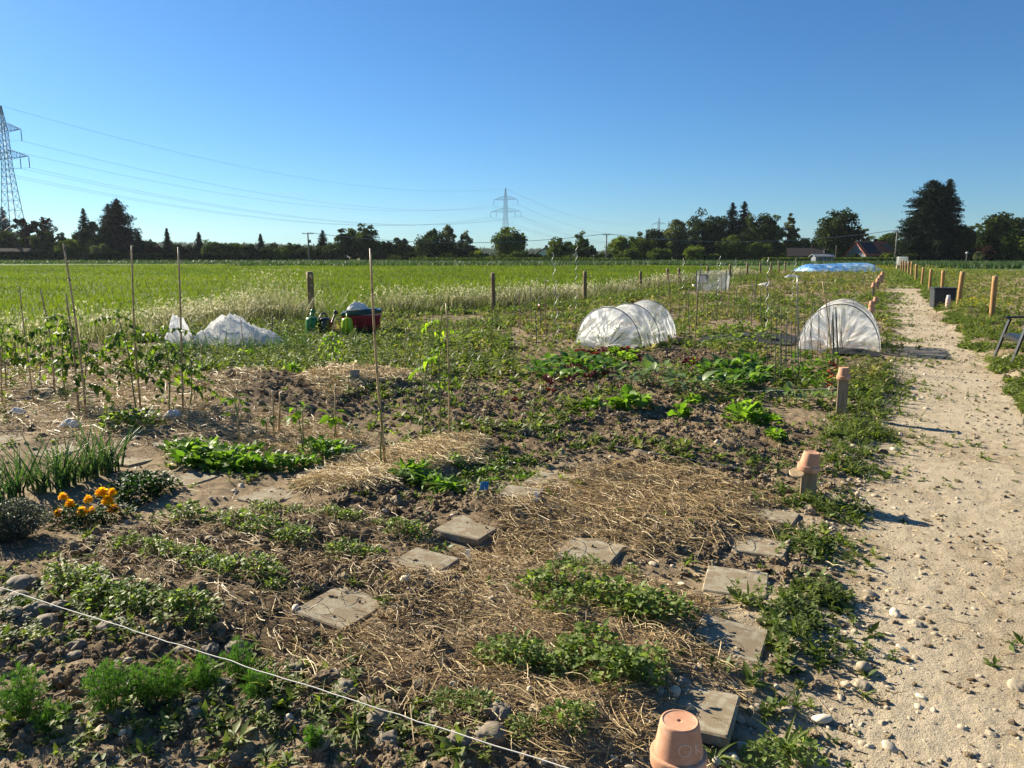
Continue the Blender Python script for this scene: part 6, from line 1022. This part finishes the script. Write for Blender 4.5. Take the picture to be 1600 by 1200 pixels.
# houses
M['plaster'] = plain('white_plaster', (.72, .70, .66), .8, .05, 2); M['tile_red'] = plain('red_roof_tiles', (.55, .13, .06), .7, .3, 3); M['tile_grey'] = plain('grey_roof_tiles', (.05, .043, .04), .95, .25, 3, .05); M['solar'] = plain('solar_panel', (.025, .03, .042), .6, .15, 2, .2); M['window'] = plain('window_glass', (.03, .04, .05), .1, .1, 2, .6); M['shed'] = plain('grey_shed_boards', (.14, .16, .18), .7, .2, 3)
def house(px, Y, w, d, eave, ridge, rz, roof, wall, label, extra=None, name='house'):
    o = place_tree(px, Y); t = thing(name, label, 'house' if name == 'house' else 'shed', o, None, rz); mb = MB(); V = np.array([(-w/2, -d/2, -.2), (w/2, -d/2, -.2), (w/2, d/2, -.2), (-w/2, d/2, -.2), (-w/2, -d/2, eave), (w/2, -d/2, eave), (w/2, d/2, eave), (-w/2, d/2, eave), (-w/2, 0, ridge-.1), (w/2, 0, ridge-.1)]); mb.add(V, [(0, 1, 5, 4), (2, 3, 7, 6), (3, 2, 1, 0)], [(1, 2, 6), (1, 6, 5), (5, 6, 9), (3, 0, 4), (3, 4, 7), (7, 4, 8)]); mb.build('wall', M[wall], t)
    rf = MB(); e = .35; a = math.atan2(ridge-eave, d/2); Ls = math.hypot(ridge-eave, d/2)+.5
    for s in (-1, 1): box(rf, (0, s*(d/4+.12), (eave+ridge)/2-.06+.09), (w+2*e, Ls, .14), R=rots(0, 0, -s*a))
    ro = rf.build('roof', M[roof], t)
    for k in range(max(2, int(w/3))):
        x = -w/2+w*(k+.5)/max(2, int(w/3)); f = MB(); box(f, (x, -d/2-.03, eave*.58), (1.1, .06, 1.2)); fo = f.build('window', M['plaster'], t); f = MB(); box(f, (x, -d/2-.07, eave*.58), (.92, .03, 1.02)); f.build('pane', M['window'], fo)
    c = MB(); box(c, (w*.2, .3, ridge+.35), (.6, .6, 1.0)); c.build('chimney', M['tile_grey'], ro)
    if extra: f = MB(); box(f, (-w*.2, -(d/4+.12), (eave+ridge)/2+.16), (w*.45, Ls*.8, .05), R=rots(0, 0, a)); f.build('solar_panel', M['solar'], ro)
house(1358, 184, 7.5, 7.5, 1.8, 4.8, rad(12), 'tile_red', 'shed', 'house with red tiled roof below the big round tree', True); house(1382, 186, 7, 7, 1.9, 4.7, rad(62), 'tile_red', 'shed', 'lower house with bright red roof beside the power pole')
house(15, 196, 12, 8, 1.5, 3.5, rad(-4), 'tile_grey', 'shed', 'long grey roofed house behind the hedge at the left edge'); house(854, 214, 3.6, 4.5, 2.2, 3.7, rad(70), 'tile_grey', 'plaster', 'small white gabled house right of the middle pylon'); house(1006, 206, 3.4, 4.5, 2.2, 3.8, rad(60), 'tile_grey', 'plaster', 'white gable peeping between trees left of the willow'); house(1258, 185, 8, 6, 1.6, 3.4, rad(-15), 'tile_grey', 'shed', 'dim grey roofed house below the light green tree')
house(1284, 150, 3.4, 2.4, 1.5, 1.9, 0, 'shed', 'shed', 'small blue grey shed behind the blue tarpaulin', name='garden_shed')
# power poles, lamp, marker posts
M['pole'] = plain('pole_wood', (.20, .18, .15), .8, .3, 2)
def upole(px, top, Y, label, arm=1.1, two=False):
    o, Ht, _ = dims(px, top, 1, Y); t = thing('power_pole', label, 'power pole', o); mb = MB(); tube(mb, [(0, 0, -.3), (0, 0, Ht)], [.19, .15], 9); mb.build('pole', M['pole'], t, smooth=True); mb = MB(); bar(mb, (-arm, 0, Ht-.15), (arm, 0, Ht-.15), .14); mb.build('crossarm', M['pole'], t)
    for x in (-arm*.9, 0, arm*.9): mb = MB(); lathe(mb, [(.05, 0), (.09, .06), (.05, .12), (.09, .18), (.04, .26)], 8, (x, 0, Ht-.08)); mb.build('insulator', M['plaster'], t)
    if two: mb = MB(); box(mb, (.35, 0, Ht-1.9), (.5, .4, .7)); mb.build('transformer', M['pole'], t)
    return o+[0, 0, Ht]
U1 = upole(483, 364, 178, 'wooden power pole left of the large dark trees', 1.3, True); U2 = upole(947, 366, 185, 'wooden power pole right of the middle pylon', .8); U3 = upole(1398, 360, 172, 'wooden power pole left of the enormous conifer', .7)
def post2(px, top, Y, label, head=False):
    o, Ht, _ = dims(px, top, 1, Y); t = thing('lamp_post' if head else 'marker_post', label, 'lamp post' if head else 'marker post', o); mb = MB(); tube(mb, [(0, 0, -.2), (0, 0, Ht)], .07, 7); mb.build('pole', M['pole'], t)
    mb = MB(); lathe(mb, [(.001, 0), (.22, .02), (.2, .22), (.001, .28)] if head else [(.08, 0), (.09, .02), (.09, .12), (.001, .14)], 10, (0, 0, Ht)); mb.build('lamp_head' if head else 'cap', M['plaster'], t)
post2(1509, 396, 140, 'lamp post under the dark round tree on the right', True); post2(927, 399, 165, 'marker post by the small dark tree'); post2(313, 406, 168, 'white marker post before the clipped hedge'); post2(1305, 385, 178, 'grey post before the big round tree')
# pylons
M['pylon'] = plain('pylon_steel', (.24, .27, .27), .6, .15, 1, .4, .2); M['wire'] = plain('conductor', (.16, .19, .22), .6, .1, 1)  # pylon colour lightened, so some distance haze is painted into the steel
def pylon(x, y, Ht, az, label, s, w=.16):
    t = thing('power_pylon', label, 'pylon', (x, y, 0), None, az); b = MB(); hw = lambda z: np.interp(z, [0, Ht*.62, Ht*.84, Ht], [2.8*s, .95*s, .8*s, .1]); L = [0]
    while L[-1] < Ht*.97: L.append(min(Ht, L[-1]+max(1.6*s, hw(L[-1])*1.5)))
    if Ht-L[-1] > .01: L.append(Ht)
    cn = [(-1, -1), (1, -1), (1, 1), (-1, 1)]
    for z0, z1 in zip(L[:-1], L[1:]):
        h0, h1 = float(hw(z0)), float(hw(z1))
        for i in range(4):
            a, c = cn[i], cn[(i+1) % 4]; p = lambda q, h, z: (q[0]*h, q[1]*h, z); bar(b, p(a, h0, z0), p(a, h1, z1), w*1.25); bar(b, p(a, h0, z0), p(c, h1, z1), w*.6); bar(b, p(c, h0, z0), p(a, h1, z1), w*.6)
            if z0 > 0: bar(b, p(a, h0, z0), p(c, h0, z0), w*.6)
    b.build('lattice_tower', M['pylon'], t); ends = []
    for zf, la, ins in ((.835, 8.2*s, (1.,)), (.665, 10.5*s, (1., .62))):
        z = Ht*zf
        for sd_ in (-1, 1):
            m_ = MB(); h = float(hw(z)); tip = np.array([sd_*la, 0, z+.2])
            for yy in (-h, h):
                bar(m_, (sd_*h, yy, z), tip, w); bar(m_, (sd_*h, yy, z+2.6*s), tip, w*.8)
                for k in range(1, 6): f = k/6; q = np.array([sd_*h, yy, z])*(1-f)+tip*f; q2 = np.array([sd_*h, yy, z+2.6*s])*(1-f)+tip*f; g = (k-1)/6; q3 = np.array([sd_*h, yy, z+2.6*s])*(1-g)+tip*g; bar(m_, q, q2, w*.5); bar(m_, q, q3, w*.5)
            m_.build('crossarm', M['pylon'], t)
            for f in ins:
                p = np.array([sd_*la*f, 0, z+.1]); k = MB(); lathe(k, [(.07, -3.0*s), (.14, -2.8*s), (.08, -2.6*s), (.14, -2.2*s), (.08, -1.9*s), (.14, -1.5*s), (.08, -1.2*s), (.12, -.7*s), (.05, 0)], 6, p); k.build('insulator', M['pylon'], t); ends.append(p-[0, 0, 3.0*s])
    ends.append(np.array([0, 0, Ht])); R = rots(az, 0., 0.); return [R @ e+[x, y, 0] for e in ends]
p1 = pt(19, 165, 220); p2 = pt(790, 294, 480); p3 = pt(1030, 340, 860); azm = lambda a, b: math.atan2(b[1]-a[1], b[0]-a[0])-math.pi/2
x1 = place_tree(27, 220)[0]; E1 = pylon(x1, 220, p1[2], azm((x1, 220), p2), 'tall lattice power pylon at the left edge', 1., .11); E2 = pylon(p2[0], 480, p2[2], (azm((x1, 220), p2)+azm(p2, p3))/2, 'lattice power pylon behind the dome shaped tree', 1., .085); E3 = pylon(p3[0], 860, p3[2], azm(p2, p3), 'tiny distant lattice pylon above the willow', 1., .14)
def wire(a, b, sag, r0, label, group, n=40):
    u = np.linspace(0, 1, n)[:, None]; P = a+(b-a)*u; P[:, 2] -= sag*4*u[:, 0]*(1-u[:, 0]); d = np.hypot(P[:, 0], P[:, 1]); mb = MB(); tube(mb, P, r0*np.ones(n), 4, cap=False); tag(mb.build('power_line', M['wire']), label, 'power line', group)
for a, b in zip(E1, E2): wire(a, b, 9.5, .027, 'conductor hanging between the big pylon and the middle pylon', 'conductors of the first span')
for a, b in zip(E2, E3): wire(a, b, 13, .04, 'conductor hanging between the middle pylon and the tiny pylon', 'conductors of the second span')
dv = np.array([x1, 220, 0])-np.array([p2[0], 480, 0])
for a in E1: wire(a, a+dv, 9.5, .027, 'conductor leaving the frame left of the big pylon', 'conductors of the outgoing span')
for a, b, l in ((U1, U2, 'power line between the first and second wooden poles'), (U2, U3, 'power line between the second and third wooden poles')): wire(a+[0, 0, .1], b+[0, 0, .1], 2.2, .05, l, None)
# forested hills
def terrain_band(px0, px1, tops, Y, seed, name):
    n = 260; px = np.linspace(px0, px1, n); hz = np.array([pt(p, np.interp(p, *zip(*tops)), Y)[2] for p in px]); xs = np.array([place_tree(p, Y)[0] for p in px]); mb = MB(); m_ = 14; D = np.linspace(-1, 1, m_)
    G = np.stack([np.repeat(xs[:, None], m_, 1), Y+D[None]*260+0*xs[:, None], (hz[:, None]-9)*np.clip(1-D[None]**2, 0, 1)**.8-1], -1); i, j = np.meshgrid(np.arange(n-1), np.arange(m_-1), indexing='ij'); mb.add(G.reshape(-1, 3), np.stack([i*m_+j, (i+1)*m_+j, (i+1)*m_+j+1, i*m_+j+1], -1).reshape(-1, 4), None, .4); tag(mb.build('hills', M['t_hedge'], smooth=True), kind='structure')
    r = np.random.default_rng(seed); cone = (np.array([[1, 0, 0], [.3, .95, .02], [-.8, .6, 0], [-.8, -.6, 0], [.3, -.95, .02], [0, 0, 1.], [.0, .0, .55]])*np.array([.5, .5, 1]), None, np.array([[0, 1, 5], [1, 2, 5], [2, 3, 5], [3, 4, 5], [4, 0, 5]])); N_ = 14000; t = r.random(N_); d = r.uniform(-.95, .35, N_); x = xs[0]+(xs[-1]-xs[0])*t; z = (np.interp(x, xs, hz)-9)*np.clip(1-d**2, 0, 1)**.8-1.5; mb = MB(); h = r.uniform(6, 11, N_)*np.where(r.random(N_) < .12, 1.25, 1)
    inst(mb, cone, np.stack([x, Y+d*260, z], 1), rots(r.random(N_)*6.28, 0, 0), np.stack([h*.5, h*.5, h], 1), np.clip(r.normal(.5, .25, N_), 0, 1)); tag(mb.build('distant_forest', M['t_mid']), kind='stuff')
terrain_band(-250, 1900, [(-250, 378), (235, 377), (330, 378), (420, 379), (480, 381), (560, 384), (650, 384), (780, 387), (860, 388), (960, 392), (1200, 392), (1900, 392)], 1500, 5, 'a')
# ------------------------------------------------------------------ the summer air: one box of thin, even haze
mb = MB(); box(mb, (0, 900, 34), (4200, 2400, 76)); hz = mb.build('haze', None); tag(hz, kind='stuff')
m = bpy.data.materials.new('haze'); m.use_nodes = True; nt = m.node_tree; nt.nodes.clear(); v = nt.nodes.new('ShaderNodeVolumePrincipled'); v.inputs['Color'].default_value = (.80, .90, 1., 1); v.inputs['Density'].default_value = .00007; v.inputs['Anisotropy'].default_value = .2
o = nt.nodes.new('ShaderNodeOutputMaterial'); nt.links.new(v.outputs[0], o.inputs['Volume']); hz.data.materials.append(m)
